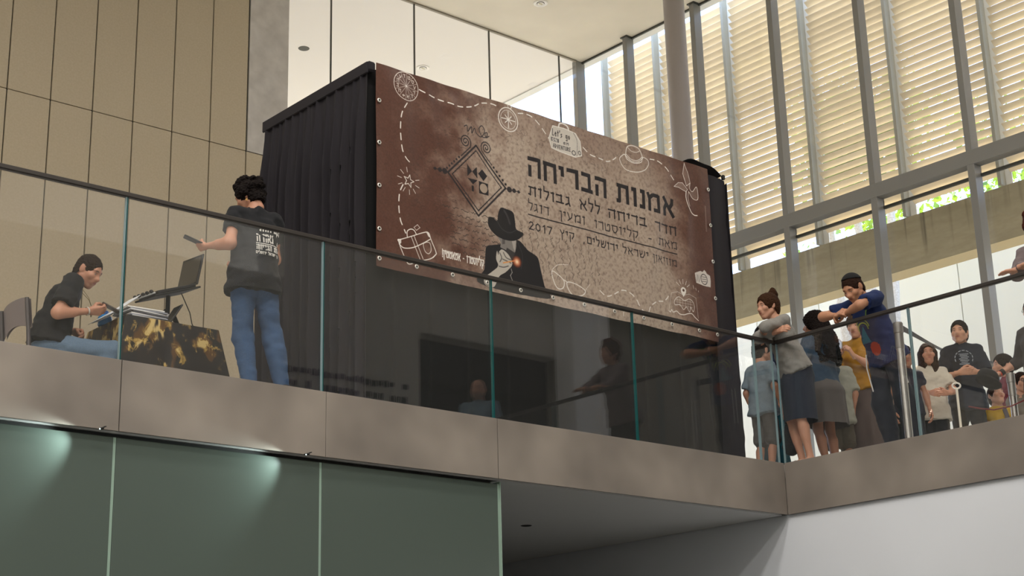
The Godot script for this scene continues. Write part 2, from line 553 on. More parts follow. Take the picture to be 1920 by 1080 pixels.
func outside():
	# sun screen: posts and tilted slats, one screen per bay
	var px = 6.9
	var pz = [-8.85, -7.65, -6.14, -4.66, -3.17, -1.69, -0.2, 1.27, 2.75, 4.22, 5.7]
	var pitch = 0.1185
	var tilt = Basis(Vector3(0, 0, 1), -atan2(0.066, 0.082))
	var names = ["leftmost, narrow sun screen of beige slats beside the open sky", "sun screen of beige slats directly behind the round column", "sun screen of beige slats just right of the round column, above the bun-haired girl", "sun screen of beige slats above the boy in the skullcap", "sun screen of beige slats above the tall boy in navy", "sun screen of beige slats at the right edge of the photo"]
	var rg = RandomNumberGenerator.new()
	rg.seed = 11
	for i in pz.size() - 1:
		var z0 = pz[i] + 0.11
		var z1 = pz[i + 1] - 0.032
		var t = thing("sun_screen", names[i] if i < 6 else "sun screen of beige slats further along the window wall, outside the photo", "sun screen", Vector3(px, 4.6, pz[i]), 0.0, "sun screens outside the window wall")
		part(t, "post", Geo.new().span(Vector3(-0.07, 0, -0.025), Vector3(0.05, 4.6, 0.025), 0.003), flat(Color(0.62, 0.61, 0.55), 0.5))
		part(t, "bracket_plate", Geo.new().span(Vector3(0.05, 0.0, 0.0), Vector3(0.06, 4.6, 0.12)), flat(Color(0.95, 0.95, 0.93), 0.6))
		var sg = Geo.new().box(Vector3.ZERO, Vector3(0.1085, 0.010, z1 - z0), Basis(), 0.003)
		var all = Geo.new()
		var sm2 = sg.mesh()
		for r in 36:
			var y = 0.20 + r * pitch
			var b = tilt * Basis(Vector3(0, 0, 1), rg.randf_range(-0.035, 0.035))
			var at = Vector3(0, y, (z0 + z1) * 0.5 - pz[i])
			if i < 6:
				part(t, "slat", sm2, M.slat[rg.randi() % 3]).transform = Transform3D(b, at)
			else:
				all.add(sg, Transform3D(b, at))
		if i >= 6:
			part(t, "slats", all, M.slat[0]).set_meta("kind", "stuff")
	# concrete beam under the screens, streaked by rain
	var im = Image.create(1024, 64, false, Image.FORMAT_RGB8)
	var n = FastNoiseLite.new()
	n.seed = 21
	n.frequency = 0.02
	var n2 = FastNoiseLite.new()
	n2.seed = 4
	n2.frequency = 0.06
	for x in 1024:
		var s = clampf((n2.get_noise_2d(x, 3.0) + n2.get_noise_2d(x * 2.7, 90.0) * 0.6 - 0.22) * 2.2, 0.0, 1.0) * (1.0 if x > 590 and x < 775 else 0.3)
		var reach = 30.0 + 34.0 * absf(n.get_noise_2d(x * 3.0, 400.0)) * 2.0
		for y in 64:
			var k = 0.5 + 0.35 * n.get_noise_2d(x, y * 4.0) + 0.2 * n2.get_noise_2d(x * 2.0, y * 6.0)
			var c = Color(0.60, 0.56, 0.45).lerp(Color(0.72, 0.68, 0.56), clampf(k, 0.0, 1.0))
			im.set_pixel(x, y, c.lerp(Color(0.27, 0.25, 0.2), s * 0.9 * clampf((reach - y) / 24.0, 0.0, 1.0)))
	var cm = flat(Color.WHITE, 0.9)
	cm.albedo_texture = ImageTexture.create_from_image(im)
	var b2 = shell("trim_3")
	var g = Geo.new()
	g.face([Vector3(px, 4.6, -14), Vector3(px, 4.6, 8), Vector3(px, 3.88, 8), Vector3(px, 3.88, -14)], Vector3.LEFT, [Vector2(0, 0), Vector2(1.5, 0), Vector2(1.5, 1), Vector2(0, 1)])
	part(b2, "beam_face", g, cm)
	part(b2, "beam", Geo.new().span(Vector3(px + 0.002, 3.88, -14), Vector3(px + 0.34, 4.6, 8)), flat(Color(0.72, 0.66, 0.52), 0.9))
	# canopy beyond the back glass wall
	struct("ceiling_canopy", Geo.new().span(Vector3(-3.0, CEIL, BACK - 12.0), Vector3(6.18, CEIL + 0.3, BACK - 0.02)), flat(Color(0.88, 0.865, 0.85), 0.8))
	struct("wall_outside", Geo.new().span(Vector3(-3.3, -0.05, BACK - 12.0), Vector3(-3.0, CEIL, BACK - 0.25)), flat(Color(0.60, 0.57, 0.50), 0.9))  # unseen wall, added to darken the reflection in the window panes
	struct("ground", Geo.new().span(Vector3(WIN + 0.3, -0.3, -60), Vector3(70, -0.05, 40)).span(Vector3(-40, -0.3, -60), Vector3(WIN + 0.3, -0.05, BACK - 0.25)), grain(Color(0.68, 0.64, 0.56), Color(0.78, 0.74, 0.66), 0.03, 3.0, 0.9, 0.0, 13))
	# pale panelled wall across the court
	var w = shell("wall_outside")
	for k in 15:
		var z0 = -11.505 + k * 1.475
		part(w, "panel", Geo.new().span(Vector3(11.8, -0.05, z0 + 0.008), Vector3(12.0, 5.72, z0 + 1.467), 0.006), flat([Color(0.88, 0.86, 0.79), Color(0.86, 0.84, 0.77), Color(0.9, 0.88, 0.81)][k % 3], 0.8))
	trees()


func trees():
	var leaf = Geo.new()
	leaf.face([Vector3(0, 0, 0), Vector3(0.045, 0.004, 0.06), Vector3(0, 0.012, 0.15), Vector3(-0.045, 0.004, 0.06)], Vector3.UP)
	var lm = [flat(Color(0.36, 0.50, 0.16), 0.5), flat(Color(0.50, 0.60, 0.22), 0.5), flat(Color(0.28, 0.44, 0.20), 0.5)]
	for m in lm:
		m.backlight_enabled = true
		m.backlight = Color(0.55, 0.65, 0.2)
	var bark = grain(Color(0.74, 0.70, 0.64), Color(0.93, 0.92, 0.90), 0.05, 0.5, 0.9, 0.0, 31)
	var mesh_leaf = leaf.mesh()
	var rg = RandomNumberGenerator.new()
	rg.seed = 77
	var spots = [
		[Vector3(10.2, 0, -6.25), 8.4, 0.6, "pale forked tree outside, behind the girl with curly hair"],
		[Vector3(15.5, 0, -8.6), 9.4, 2.2, "leafy tree outside, seen over the concrete beam left of the second post"],
		[Vector3(17.0, 0, -5.6), 9.8, 2.6, "leafy tree outside, seen over the concrete beam above the boy in the skullcap"],
		[Vector3(16.0, 0, -2.6), 9.4, 2.5, "leafy tree outside, seen over the beam at the right edge"],
		[Vector3(20.0, 0, -14.0), 9.5, 2.6, "distant leafy tree seen between the slats beside the booth"],
		[Vector3(21.0, 0, -9.0), 11.0, 2.8, "tall distant tree seen in slivers between the beige slats"],
	]
	for k in spots.size():
		var s = spots[k]
		var t = thing("tree", s[3], "tree", s[0], 0.0, "trees outside the window wall")
		var g = Geo.new()
		var h = s[1]
		var r = 0.16 + 0.01 * k
		g.tube([Vector3(0, -0.1, 0), Vector3(0.08, h * 0.25, 0.02), Vector3(-0.04, h * 0.5, 0.1), Vector3(0.1, h * 0.75, 0.0)], [r * 1.25, r, r * 0.8, r * 0.45], 10)
		if k == 0:
			g = Geo.new()
			g.tube([Vector3(0, -0.1, 0.2), Vector3(0.0, 2.6, 0.12), Vector3(0.05, 4.6, 0.02), Vector3(0.1, 6.6, -0.25)], [0.17, 0.12, 0.10, 0.05], 10)
			g.tube([Vector3(0, 2.2, 0.14), Vector3(0.0, 3.4, 0.32), Vector3(0.05, 4.8, 0.42), Vector3(0.0, 6.8, 0.6)], [0.11, 0.10, 0.09, 0.05], 10)
			g.tube([Vector3(0.1, -0.1, -0.5), Vector3(0.1, 3.0, -0.55), Vector3(0.05, 6.4, -0.75)], [0.12, 0.10, 0.06], 10)
		for q in (0 if k == 0 else 6):
			var a = TAU * q / 6.0 + rg.randf() * 0.5
			var y0 = h * rg.randf_range(0.25, 0.55)
			var d = Vector3(cos(a), 0, sin(a)) * s[2] * rg.randf_range(0.45, 0.7)
			g.tube([Vector3(0.03, y0, 0.05), Vector3(0.03, y0, 0.05) + d * 0.45 + Vector3.UP * h * 0.12, Vector3(0, y0, 0) + d + Vector3.UP * h * 0.3], [r * 0.55, r * 0.4, r * 0.12], 7)
		part(t, "trunk", g, bark)
		var mm = MultiMesh.new()
		mm.transform_format = MultiMesh.TRANSFORM_3D
		mm.mesh = mesh_leaf
		var cnt = 3000
		mm.instance_count = cnt
		var cl = []
		for q in 26:
			var a = rg.randf() * TAU
			var rr = sqrt(rg.randf()) * s[2]
			cl.append(Vector3(cos(a) * rr, h * rg.randf_range(0.82 if k == 0 else 0.5, 1.0), sin(a) * rr))
		for q in cnt:
			var c = cl[rg.randi() % cl.size()]
			var off = Vector3(rg.randfn(), rg.randfn() * 0.7, rg.randfn()) * 0.38
			mm.set_instance_transform(q, Transform3D(Basis.from_euler(Vector3(rg.randf_range(-1.2, 1.2), rg.randf() * TAU, rg.randf_range(-0.9, 0.9))).scaled(Vector3.ONE * rg.randf_range(0.8, 1.5)), c + off))
		var mi = MultiMeshInstance3D.new()
		mi.name = "foliage"
		mi.multimesh = mm
		mi.material_override = lm[k % 3]
		mi.set_meta("kind", "stuff")
		t.add_child(mi)


func railings():
	var t = thing("glass_railing", "long frameless glass railing with a dark bronze handrail along the main floor edge", "railing", Vector3(0, 0, -0.035))
	var xs = [-9.12, -7.645, -6.17, -4.695, -3.2, -1.722, -0.25, -0.012]
	for i in xs.size() - 1:
		var p = part(t, "pane", Geo.new().span(Vector3(xs[i] + 0.006, 0.0, -0.01), Vector3(xs[i + 1] - 0.006, 1.06, 0.01)), M.glass)
		for e in [[xs[i] + 0.004, M.glass_edge if i < 6 else M.pale_edge], [xs[i + 1] - 0.004, M.pale_edge if i < 3 or i > 4 else M.glass_edge]]:
			part(p, "pane_edge", Geo.new().span(Vector3(e[0] - 0.0025, 0.0, -0.0102), Vector3(e[0] + 0.0025, 1.06, 0.0102)), e[1])
	part(t, "handrail", Geo.new().span(Vector3(-9.12, 1.058, -0.021), Vector3(0.010, 1.088, 0.021), 0.004), M.rail)
	t = thing("glass_railing", "shorter frameless glass railing on the right with people leaning on its handrail", "railing", Vector3(0.035, 0, 0))
	var zs = [-0.02, 1.37, 2.845, 4.32, 5.795, FAR]
	for i in zs.size() - 1:
		var p = part(t, "pane", Geo.new().span(Vector3(-0.01, 0.0, zs[i] + 0.006), Vector3(0.01, 1.06, zs[i + 1] - 0.006)), M.glass)
		for e in [zs[i] + 0.006, zs[i + 1] - 0.006]:
			part(p, "pane_edge", Geo.new().span(Vector3(-0.0102, 0.0, e - 0.003), Vector3(0.0102, 1.06, e + 0.003)), M.pale_edge)
	part(t, "handrail", Geo.new().span(Vector3(-0.021, 1.058, -0.055), Vector3(0.021, 1.088, FAR), 0.004), M.rail)


# ---- ink on a texture: px is how many pixels a metre takes
class Ink:
	var im: Image
	var px := 389.0
	var w := 0
	var h := 0

	func put(x, y, c, a):
		if a > 0.003 and x >= 0 and y >= 0 and x < w and y < h:
			im.set_pixel(x, y, im.get_pixel(x, y).lerp(c, minf(a, 1.0)))

	func seg(a, b, wd, c, al = 1.0, square = false):
		var p = a * px
		var q = b * px
		var r = maxf(wd * px * 0.5, 0.55)
		var d = q - p
		var l = d.length()
		var u = d / l if l > 0.0001 else Vector2.RIGHT
		var m = r + 1.5
		for y in range(int(minf(p.y, q.y) - m), int(maxf(p.y, q.y) + m) + 1):
			for x in range(int(minf(p.x, q.x) - m), int(maxf(p.x, q.x) + m) + 1):
				var e = Vector2(x, y) - p
				var t = e.dot(u)
				var s = absf(e.dot(Vector2(-u.y, u.x)))
				var dist
				if square:
					dist = maxf(s - r, maxf(-t, t - l))
				else:
					dist = (e - u * clampf(t, 0.0, l)).length() - r
				if dist < 0.5:
					put(x, y, c, clampf(0.5 - dist, 0.0, 1.0) * al)

	func line(pts, wd, c, al = 1.0, closed = false):
		for i in pts.size() - (0 if closed else 1):
			seg(pts[i], pts[(i + 1) % pts.size()], wd, c, al)

	func curve(pts, wd, c, al = 1.0, closed = false):
		line(smooth(pts, closed), wd, c, al, closed)

	func smooth(pts, closed = false):
		var out = []
		var n = pts.size()
		for i in (n if closed else n - 1):
			var p0 = pts[(i - 1 + n) % n] if closed or i > 0 else pts[0]
			var p3 = pts[(i + 2) % n] if closed or i + 2 < n else pts[n - 1]
			for k in 6:
				out.append(pts[i].cubic_interpolate(pts[(i + 1) % n], p0, p3, k / 6.0))
		if not closed:
			out.append(pts[n - 1])
		return out

	func dashes(pts, wd, c, on = 0.055, off = 0.045):
		var s = smooth(pts)
		var run = 0.0
		for i in s.size() - 1:
			var a = s[i]
			var l = a.distance_to(s[i + 1])
			var at = 0.0
			while at < l:
				var ph = fmod(run + at, on + off)
				var step = minf(l - at, (on if ph < on else on + off) - ph + 0.0001)
				if ph < on:
					seg(a.lerp(s[i + 1], at / l), a.lerp(s[i + 1], (at + step) / l), wd, c)
				at += step
			run += l

	func fill(pts, c, al = 1.0):
		var q = PackedVector2Array()
		for p in pts:
			q.append(p * px)
		var lo = q[0]
		var hi = q[0]
		for p in q:
			lo = lo.min(p)
			hi = hi.max(p)
		for y in range(int(lo.y), int(hi.y) + 1):
			var xs = []
			for i in q.size():
				var a = q[i]
				var b = q[(i + 1) % q.size()]
				if (a.y <= y) != (b.y <= y):
					xs.append(a.x + (y - a.y) / (b.y - a.y) * (b.x - a.x))
			xs.sort()
			for k in range(0, xs.size() - 1, 2):
				for x in range(int(ceil(xs[k])), int(floor(xs[k + 1])) + 1):
					put(x, y, c, al)

	func blob(at, r, c, al = 1.0):
		seg(at, at + Vector2(0.0001, 0), r * 2.0, c, al)

	func ring(at, rx, ry, wd, c, turn = 0.0, al = 1.0, n = 36):
		var p = []
		for k in n:
			p.append(at + Vector2(cos(TAU * k / n) * rx, sin(TAU * k / n) * ry).rotated(turn))
		line(p, wd, c, al, true)

	func text(s, at, size, wide, wd, c, al = 1.0, square = false):
		var g = Strokes.table()
		var total = 0.0
		for ch in s:
			total += Strokes.width(ch) + 0.28
		var k = wide / (total - 0.28)
		var x = at.x
		for ch in s:
			if g.has(ch):
				for st in g[ch][1]:
					for i in range(0, st.size() - 3, 2):
						seg(Vector2(x + st[i] * k, at.y + st[i + 1] * size), Vector2(x + st[i + 2] * k, at.y + st[i + 3] * size), wd, c, al, square)
			x += (Strokes.width(ch) + 0.28) * k


# letters as pen strokes in a box one unit high: Hebrew under Latin keys, then the Latin letters and figures that the prints use (after a ^)
class Strokes:
	static var t := {}
	static func width(ch):
		return table()[ch][0] if table().has(ch) else 0.55

	static func table():
		if t.size():
			return t
		t = {
			"h": [0.8, [[0, 0.1, 0.8, 0.1], [0.72, 0, 0.72, 1], [0.13, 0.42, 0.13, 1]]],
			"x": [0.85, [[0, 0.1, 0.85, 0.1], [0.77, 0, 0.77, 1], [0.14, 0.1, 0.14, 1]]],
			"y": [0.3, [[0, 0.1, 0.3, 0.1], [0.22, 0, 0.22, 0.52]]],
			"r": [0.7, [[0, 0.1, 0.7, 0.1], [0.62, 0, 0.62, 1]]],
			"b": [0.8, [[0.03, 0.1, 0.64, 0.1], [0.57, 0, 0.57, 0.9], [0, 0.9, 0.8, 0.9]]],
			"t": [0.85, [[0.05, 0.1, 0.85, 0.1], [0.77, 0, 0.77, 1], [0.25, 0.1, 0.2, 0.98], [0, 0.92, 0.24, 0.92]]],
			"v": [0.3, [[0, 0.1, 0.3, 0.1], [0.22, 0, 0.22, 1]]],
			"n": [0.38, [[0.05, 0.1, 0.36, 0.1], [0.28, 0, 0.28, 0.98], [0, 0.9, 0.34, 0.9]]],
			"m": [0.92, [[0.02, 0.04, 0.16, 0.34], [0.16, 0.2, 0.14, 1], [0.16, 0.3, 0.42, 0.1], [0.4, 0.1, 0.84, 0.1], [0.82, 0.04, 0.82, 1], [0.44, 0.9, 0.86, 0.9]]],
			"a": [0.8, [[0.02, 0, 0.8, 1], [0.72, 0, 0.68, 0.34], [0.68, 0.3, 0.5, 0.52], [0.26, 0.34, 0.1, 0.62], [0.1, 0.58, 0.12, 1]]],
			"d": [0.8, [[0, 0.1, 0.8, 0.1], [0.64, 0.05, 0.64, 1]]],
			"l": [0.6, [[0.06, -0.4, 0.06, 0.12], [0.06, 0.1, 0.6, 0.1], [0.57, 0.08, 0.57, 0.4], [0.57, 0.38, 0.32, 1]]],
			"g": [0.5, [[0.08, 0.1, 0.36, 0.1], [0.34, 0.05, 0.36, 0.7], [0.36, 0.65, 0.46, 1], [0.36, 0.72, 0, 0.95]]],
			"q": [0.75, [[0, 0.08, 0.75, 0.08], [0.7, 0.05, 0.7, 0.5], [0.7, 0.48, 0.42, 0.9], [0.12, 0.42, 0.12, 1.35]]],
			"s": [0.8, [[0, 0.08, 0.76, 0.08], [0.76, 0.08, 0.74, 0.6], [0.74, 0.6, 0.52, 0.95], [0.52, 0.95, 0.3, 0.95], [0.3, 0.95, 0.1, 0.6], [0.1, 0.6, 0.1, 0.08]]],
			"T": [0.8, [[0.05, 0.04, 0.1, 0.95], [0.1, 0.95, 0.66, 0.95], [0.66, 0.95, 0.78, 0.55], [0.78, 0.55, 0.72, 0.08], [0.72, 0.08, 0.46, 0.08], [0.46, 0.08, 0.44, 0.3]]],
			"A": [0.75, [[0.04, 0, 0.36, 0.82], [0.7, 0, 0.62, 0.55], [0.62, 0.55, 0.05, 1.02]]],
			"N": [0.25, [[0, 0.08, 0.22, 0.08], [0.2, 0.05, 0.2, 1.35]]],
			"z": [0.36, [[0, 0.08, 0.36, 0.08], [0.18, 0.05, 0.22, 1]]],
			"S": [0.9, [[0.05, 0, 0.12, 0.95], [0.12, 0.95, 0.58, 0.95], [0.58, 0.95, 0.84, 0.5], [0.84, 0.5, 0.86, 0], [0.46, 0, 0.42, 0.42], [0.42, 0.42, 0.1, 0.62]]],
			"M": [0.78, [[0.02, 0.08, 0.76, 0.08], [0.74, 0.06, 0.74, 0.96], [0.74, 0.94, 0.1, 0.94], [0.1, 0.94, 0.1, 0.08]]],
			"c": [0.7, [[0.06, 0, 0.34, 0.5], [0.66, 0, 0.6, 0.3], [0.6, 0.3, 0.34, 0.5], [0.34, 0.46, 0.34, 1.35]]],
			"-": [0.3, [[0, 0.55, 0.3, 0.55]]],
			",": [0.2, [[0.12, 0.9, 0.04, 1.15]]],
			"!": [0.15, [[0.07, -0.1, 0.07, 0.7], [0.07, 0.9, 0.07, 1.0]]],
			"2": [0.6, [[0.04, 0.2, 0.2, 0.02], [0.2, 0.02, 0.44, 0.04], [0.44, 0.04, 0.54, 0.26], [0.54, 0.26, 0.04, 0.97], [0.04, 0.97, 0.6, 0.97]]],
			"0": [0.65, [[0.32, 0.02, 0.58, 0.25], [0.58, 0.25, 0.58, 0.75], [0.58, 0.75, 0.32, 0.98], [0.32, 0.98, 0.06, 0.75], [0.06, 0.75, 0.06, 0.25], [0.06, 0.25, 0.32, 0.02]]],
			"1": [0.35, [[0.05, 0.2, 0.25, 0.02], [0.25, 0, 0.25, 1]]],
			"7": [0.6, [[0, 0.04, 0.58, 0.04], [0.58, 0.04, 0.2, 1]]],
			"L": [0.5, [[0.06, 0, 0.06, 1], [0.06, 1, 0.5, 0.95]]],
			"e": [0.5, [[0.04, 0.7, 0.46, 0.66], [0.46, 0.66, 0.25, 0.42], [0.25, 0.42, 0.04, 0.7], [0.04, 0.7, 0.25, 1], [0.25, 1, 0.48, 0.92]]],
			"+": [0.4, [[0.2, 0.1, 0.2, 0.95], [0, 0.4, 0.4, 0.38]]],
			"'": [0.12, [[0.08, 0, 0.03, 0.25]]],
			"$": [0.35, [[0.32, 0.45, 0.06, 0.55], [0.06, 0.55, 0.32, 0.8], [0.32, 0.8, 0.02, 1]]],
			"G": [0.5, [[0.45, 0.5, 0.1, 0.5], [0.1, 0.5, 0.08, 0.85], [0.08, 0.85, 0.45, 0.85], [0.45, 0.45, 0.42, 1.3], [0.42, 1.3, 0.1, 1.25]]],
			"o": [0.45, [[0.22, 0.45, 0.43, 0.7], [0.43, 0.7, 0.22, 1], [0.22, 1, 0.03, 0.7], [0.03, 0.7, 0.22, 0.45]]],
			"O": [0.7, [[0.35, 0, 0.66, 0.5], [0.66, 0.5, 0.35, 1], [0.35, 1, 0.04, 0.5], [0.04, 0.5, 0.35, 0]]],
			"P": [0.7, [[0.06, 1, 0.06, 0], [0.06, 0, 0.64, 1], [0.64, 1, 0.64, 0]]],
			"u": [0.5, [[0.42, 0.5, 0.1, 0.6], [0.1, 0.6, 0.1, 0.95], [0.1, 0.95, 0.42, 0.85], [0.42, 0.45, 0.44, 1]]],
			"w": [0.5, [[0.06, 0.45, 0.06, 1], [0.06, 0.6, 0.4, 0.5], [0.4, 0.5, 0.44, 1]]],
			"^": [0.7, [[0.02, 1, 0.35, 0], [0.35, 0, 0.68, 1], [0.14, 0.65, 0.56, 0.65]]],
			"D": [0.65, [[0.06, 0, 0.06, 1], [0.06, 0, 0.6, 0.4], [0.6, 0.4, 0.06, 1]]],
			"V": [0.65, [[0.02, 0, 0.32, 1], [0.32, 1, 0.62, 0]]],
			"E": [0.55, [[0.06, 0, 0.06, 1], [0.06, 0.02, 0.5, 0.02], [0.06, 0.5, 0.42, 0.5], [0.06, 0.98, 0.52, 0.98]]],
			"I": [0.6, [[0, 0.02, 0.6, 0.02], [0.3, 0, 0.3, 1]]],
			"U": [0.6, [[0.05, 0, 0.08, 0.9], [0.08, 0.95, 0.52, 0.95], [0.55, 0.9, 0.55, 0]]],
			"R": [0.6, [[0.06, 1, 0.06, 0], [0.06, 0.02, 0.5, 0.2], [0.5, 0.25, 0.08, 0.5], [0.15, 0.5, 0.58, 1]]],
		}
		return t


func pv(a):
	var o = []
	for i in range(0, a.size(), 2):
		o.append(Vector2(a[i], a[i + 1]))
	return o


func banner_print():
	var k = Ink.new()
	var small = Image.create(384, 166, false, Image.FORMAT_RGB8)
	var n = FastNoiseLite.new()
	n.seed = 9
	n.frequency = 0.03
	n.fractal_octaves = 5
	var rg = RandomNumberGenerator.new()
	rg.seed = 3
	for y in 166:
		for x in 384:
			var u = x / 384.0
			var v = y / 166.0
			var a = n.get_noise_2d(x, y)
			var b = n.get_noise_2d(x * 7.0 + 500.0, y * 7.0)
			var s = smoothstep(0.12, 0.36, u + a * 0.10) * (1.0 - smoothstep(0.76, 0.93, u - v * 0.06 + a * 0.08)) * (0.72 + 0.28 * smoothstep(0.0, 0.3, v))
			s = clampf(s * 0.95 + a * 0.17 + exp(-pow((u - 0.36) * 6.0, 2) - pow((v - 0.4) * 3.0, 2)) * 0.12 + exp(-pow((u - 0.71) * 8.0, 2) - pow((v - 0.83) * 5.0, 2)) * 0.25, 0.0, 1.0)
			var c = Color(0.35, 0.22, 0.175).lerp(Color(0.71, 0.64, 0.575), s)
			c = c.lerp(Color(0.27, 0.19, 0.16), clampf(b * 0.55, 0.0, 0.4))
			var e = rg.randf_range(-0.02, 0.02)
			small.set_pixel(x, y, Color(c.r + e, c.g + e, c.b + e))
	small.resize(1536, 676, Image.INTERPOLATE_CUBIC)
	k.im = small
	k.w = 1536
	k.h = 676
	var ink = Color(0.13, 0.115, 0.13)
	var thin = Color(0.20, 0.17, 0.155)
	var wht = Color(0.93, 0.91, 0.88)
	# faint handwriting in the paper
	for row in 9:
		var y = 1.09 + row * 0.052
		var x = 0.62 + rg.randf() * 0.1 + row * 0.02
		while x < 1.20:
			var wd = rg.randf_range(0.03, 0.1)
			var q = []
			var m = int(wd / 0.014) + 2
			for i in m:
				q.append(Vector2(x + wd * i / (m - 1), y + rg.randf_range(-0.012, 0.012)))
			k.line(q, 0.006, thin, 0.75)
			x += wd + 0.03
	for col in 11:
		var x = 1.52 + col * 0.085
		var y = 1.04 + rg.randf() * 0.05 + (0.06 if col > 2 else 0.0)
		while y < 1.50 - absf(col - 5) * 0.012:
			var ln = rg.randf_range(0.03, 0.07)
			var q = []
			for i in 4:
				q.append(Vector2(x + (y - 1.1) * 0.22 + rg.randf_range(-0.016, 0.016), y + ln * i / 3.0))
			k.line(q, 0.005, thin, 0.6)
			y += ln + 0.015
	for i in 60:
		var p = Vector2(rg.randf_range(0.75, 2.9), rg.randf_range(0.05, 0.4))
		k.line([p, p + Vector2(rg.randf_range(-0.03, 0.03), rg.randf_range(0, 0.03)), p + Vector2(rg.randf_range(-0.03, 0.03), rg.randf_range(0.01, 0.05))], 0.005, thin, 0.35)
	for i in 150:
		var p = Vector2(rg.randf_range(0.3, 0.9), rg.randf_range(0.4, 1.35))
		k.line([p, p + Vector2(rg.randf_range(0.0, 0.04), rg.randf_range(-0.012, 0.012)), p + Vector2(rg.randf_range(0.02, 0.06), rg.randf_range(-0.015, 0.015))], 0.006, Color(0.25, 0.17, 0.14), 0.4)
	# title and lines, letter by letter from the left
	var tx = [["h", 1.613, 0.143], ["x", 1.791, 0.159], ["y", 1.984, 0.056], ["r", 2.076, 0.127], ["b", 2.236, 0.146], ["h", 2.414, 0.142], ["t", 2.683, 0.157], ["v", 2.877, 0.058], ["n", 2.975, 0.069], ["m", 3.078, 0.167], ["a", 3.291, 0.14]]
	for l in tx:
		k.text(l[0], Vector2(l[1], 0.425), 0.186, l[2], 0.038, ink, 1.0, true)
	k.text("tvlvbg", Vector2(1.612, 0.70), 0.083, 0.49, 0.0145, ink)
	k.text("all", Vector2(2.215, 0.70), 0.083, 0.245, 0.0145, ink)
	k.text("hxyrb", Vector2(2.575, 0.70), 0.083, 0.475, 0.0145, ink)
	k.text("rdx", Vector2(3.165, 0.70), 0.083, 0.285, 0.0145, ink, 0.9)
	k.text("lgvr", Vector2(1.604, 0.85), 0.073, 0.24, 0.0095, ink)
	k.text("NyAmv", Vector2(1.974, 0.85), 0.073, 0.29, 0.0095, ink)
	k.text("vrTsvylq", Vector2(2.392, 0.85), 0.073, 0.54, 0.0095, ink)
	k.text("-", Vector2(3.07, 0.85), 0.073, 0.03, 0.0095, ink)
	k.text("tam", Vector2(3.204, 0.85), 0.073, 0.246, 0.0095, ink, 0.85)
	k.seg(Vector2(1.601, 0.967), Vector2(3.445, 0.967), 0.010, ink)
	k.text("2017", Vector2(1.607, 1.03), 0.068, 0.268, 0.0105, ink)
	k.text("cyq", Vector2(1.966, 1.03), 0.066, 0.163, 0.0095, ink)
	k.text(",", Vector2(2.242, 1.03), 0.068, 0.012, 0.0095, ink)
	k.text("MylSvry", Vector2(2.285, 1.03), 0.064, 0.385, 0.0105, ink)
	k.text("larSy", Vector2(2.73, 1.03), 0.064, 0.32, 0.0095, ink, 0.95)
	k.text("Nvayzvm", Vector2(3.115, 1.03), 0.064, 0.32, 0.0085, ink, 0.85)
	# the diamond crest with its mark
	var dia = pv([1.035, 0.471, 0.723, 0.786, 1.05, 1.097, 1.353, 0.785])
	k.line(dia, 0.016, ink, 0.95, true)
	var inn = pv([1.034, 0.518, 0.769, 0.79, 1.049, 1.052, 1.307, 0.788])
	for i in 4:
		k.dashes([inn[i], inn[(i + 1) % 4]], 0.010, ink, 0.022, 0.010)
	for i in 6:
		k.blob(Vector2(0.845, 0.622).lerp(Vector2(0.713, 0.75), i / 5.0), 0.010, ink, 0.9)
		if i < 5:
			k.blob(Vector2(1.231, 0.622).lerp(Vector2(1.354, 0.749), i / 4.0), 0.011, ink)
	for s in [[0.69, 0.783, -1.0], [1.393, 0.788, 1.0]]:
		for i in 3:
			k.blob(Vector2(s[0] + s[2] * i * 0.05, s[1]), 0.026 - i * 0.006, ink, 0.9)
		k.seg(Vector2(s[0] - s[2] * 0.03, s[1]), Vector2(s[0] + s[2] * 0.115, s[1]), 0.008, ink, 0.9)
	for s in [[0.917, 0.464, 1.0, 0.869], [1.153, 0.463, -1.0, 1.211]]:
		var q = []
		for i in 30:
			var r = 0.006 + 0.055 * i / 29.0
			q.append(Vector2(s[0], s[1]) + Vector2(s[2] * cos(i * 0.46 - 13.0), sin(i * 0.46 - 13.0)) * r)
		q.append(Vector2(s[0] + s[2] * 0.052, s[1] + 0.04))
		q.append(Vector2(s[3], 0.604))
		k.line(q, 0.0095, ink, 0.9)
	k.curve(pv([0.905, 0.33, 0.935, 0.315, 0.945, 0.365, 0.985, 0.315, 0.99, 0.37, 1.02, 0.318, 1.045, 0.36, 1.10, 0.375, 1.14, 0.31, 1.11, 0.27, 1.075, 0.31, 1.11, 0.37, 1.16, 0.36, 1.17, 0.32, 1.145, 0.33, 1.155, 0.365, 1.19, 0.345]), 0.008, ink, 0.85)
	for q in [[0.932, 0.662, 0.984, 0.716, 0.933, 0.77], [1.038, 0.664, 1.045, 0.766, 0.986, 0.716], [0.935, 0.786, 1.045, 0.782, 0.993, 0.83], [1.098, 0.671, 1.155, 0.719, 1.11, 0.774, 1.054, 0.72], [0.979, 0.843, 1.001, 0.843, 1.001, 0.893, 0.979, 0.893], [1.059, 0.786, 1.16, 0.788, 1.164, 0.893, 1.061, 0.892]]:
		k.fill(pv(q), ink)
	var disc = []
	for i in 24:
		disc.append(Vector2(1.111, 0.839) + Vector2(cos(TAU * i / 24), sin(TAU * i / 24)) * 0.042)
	k.fill(disc, Color(0.66, 0.59, 0.52))
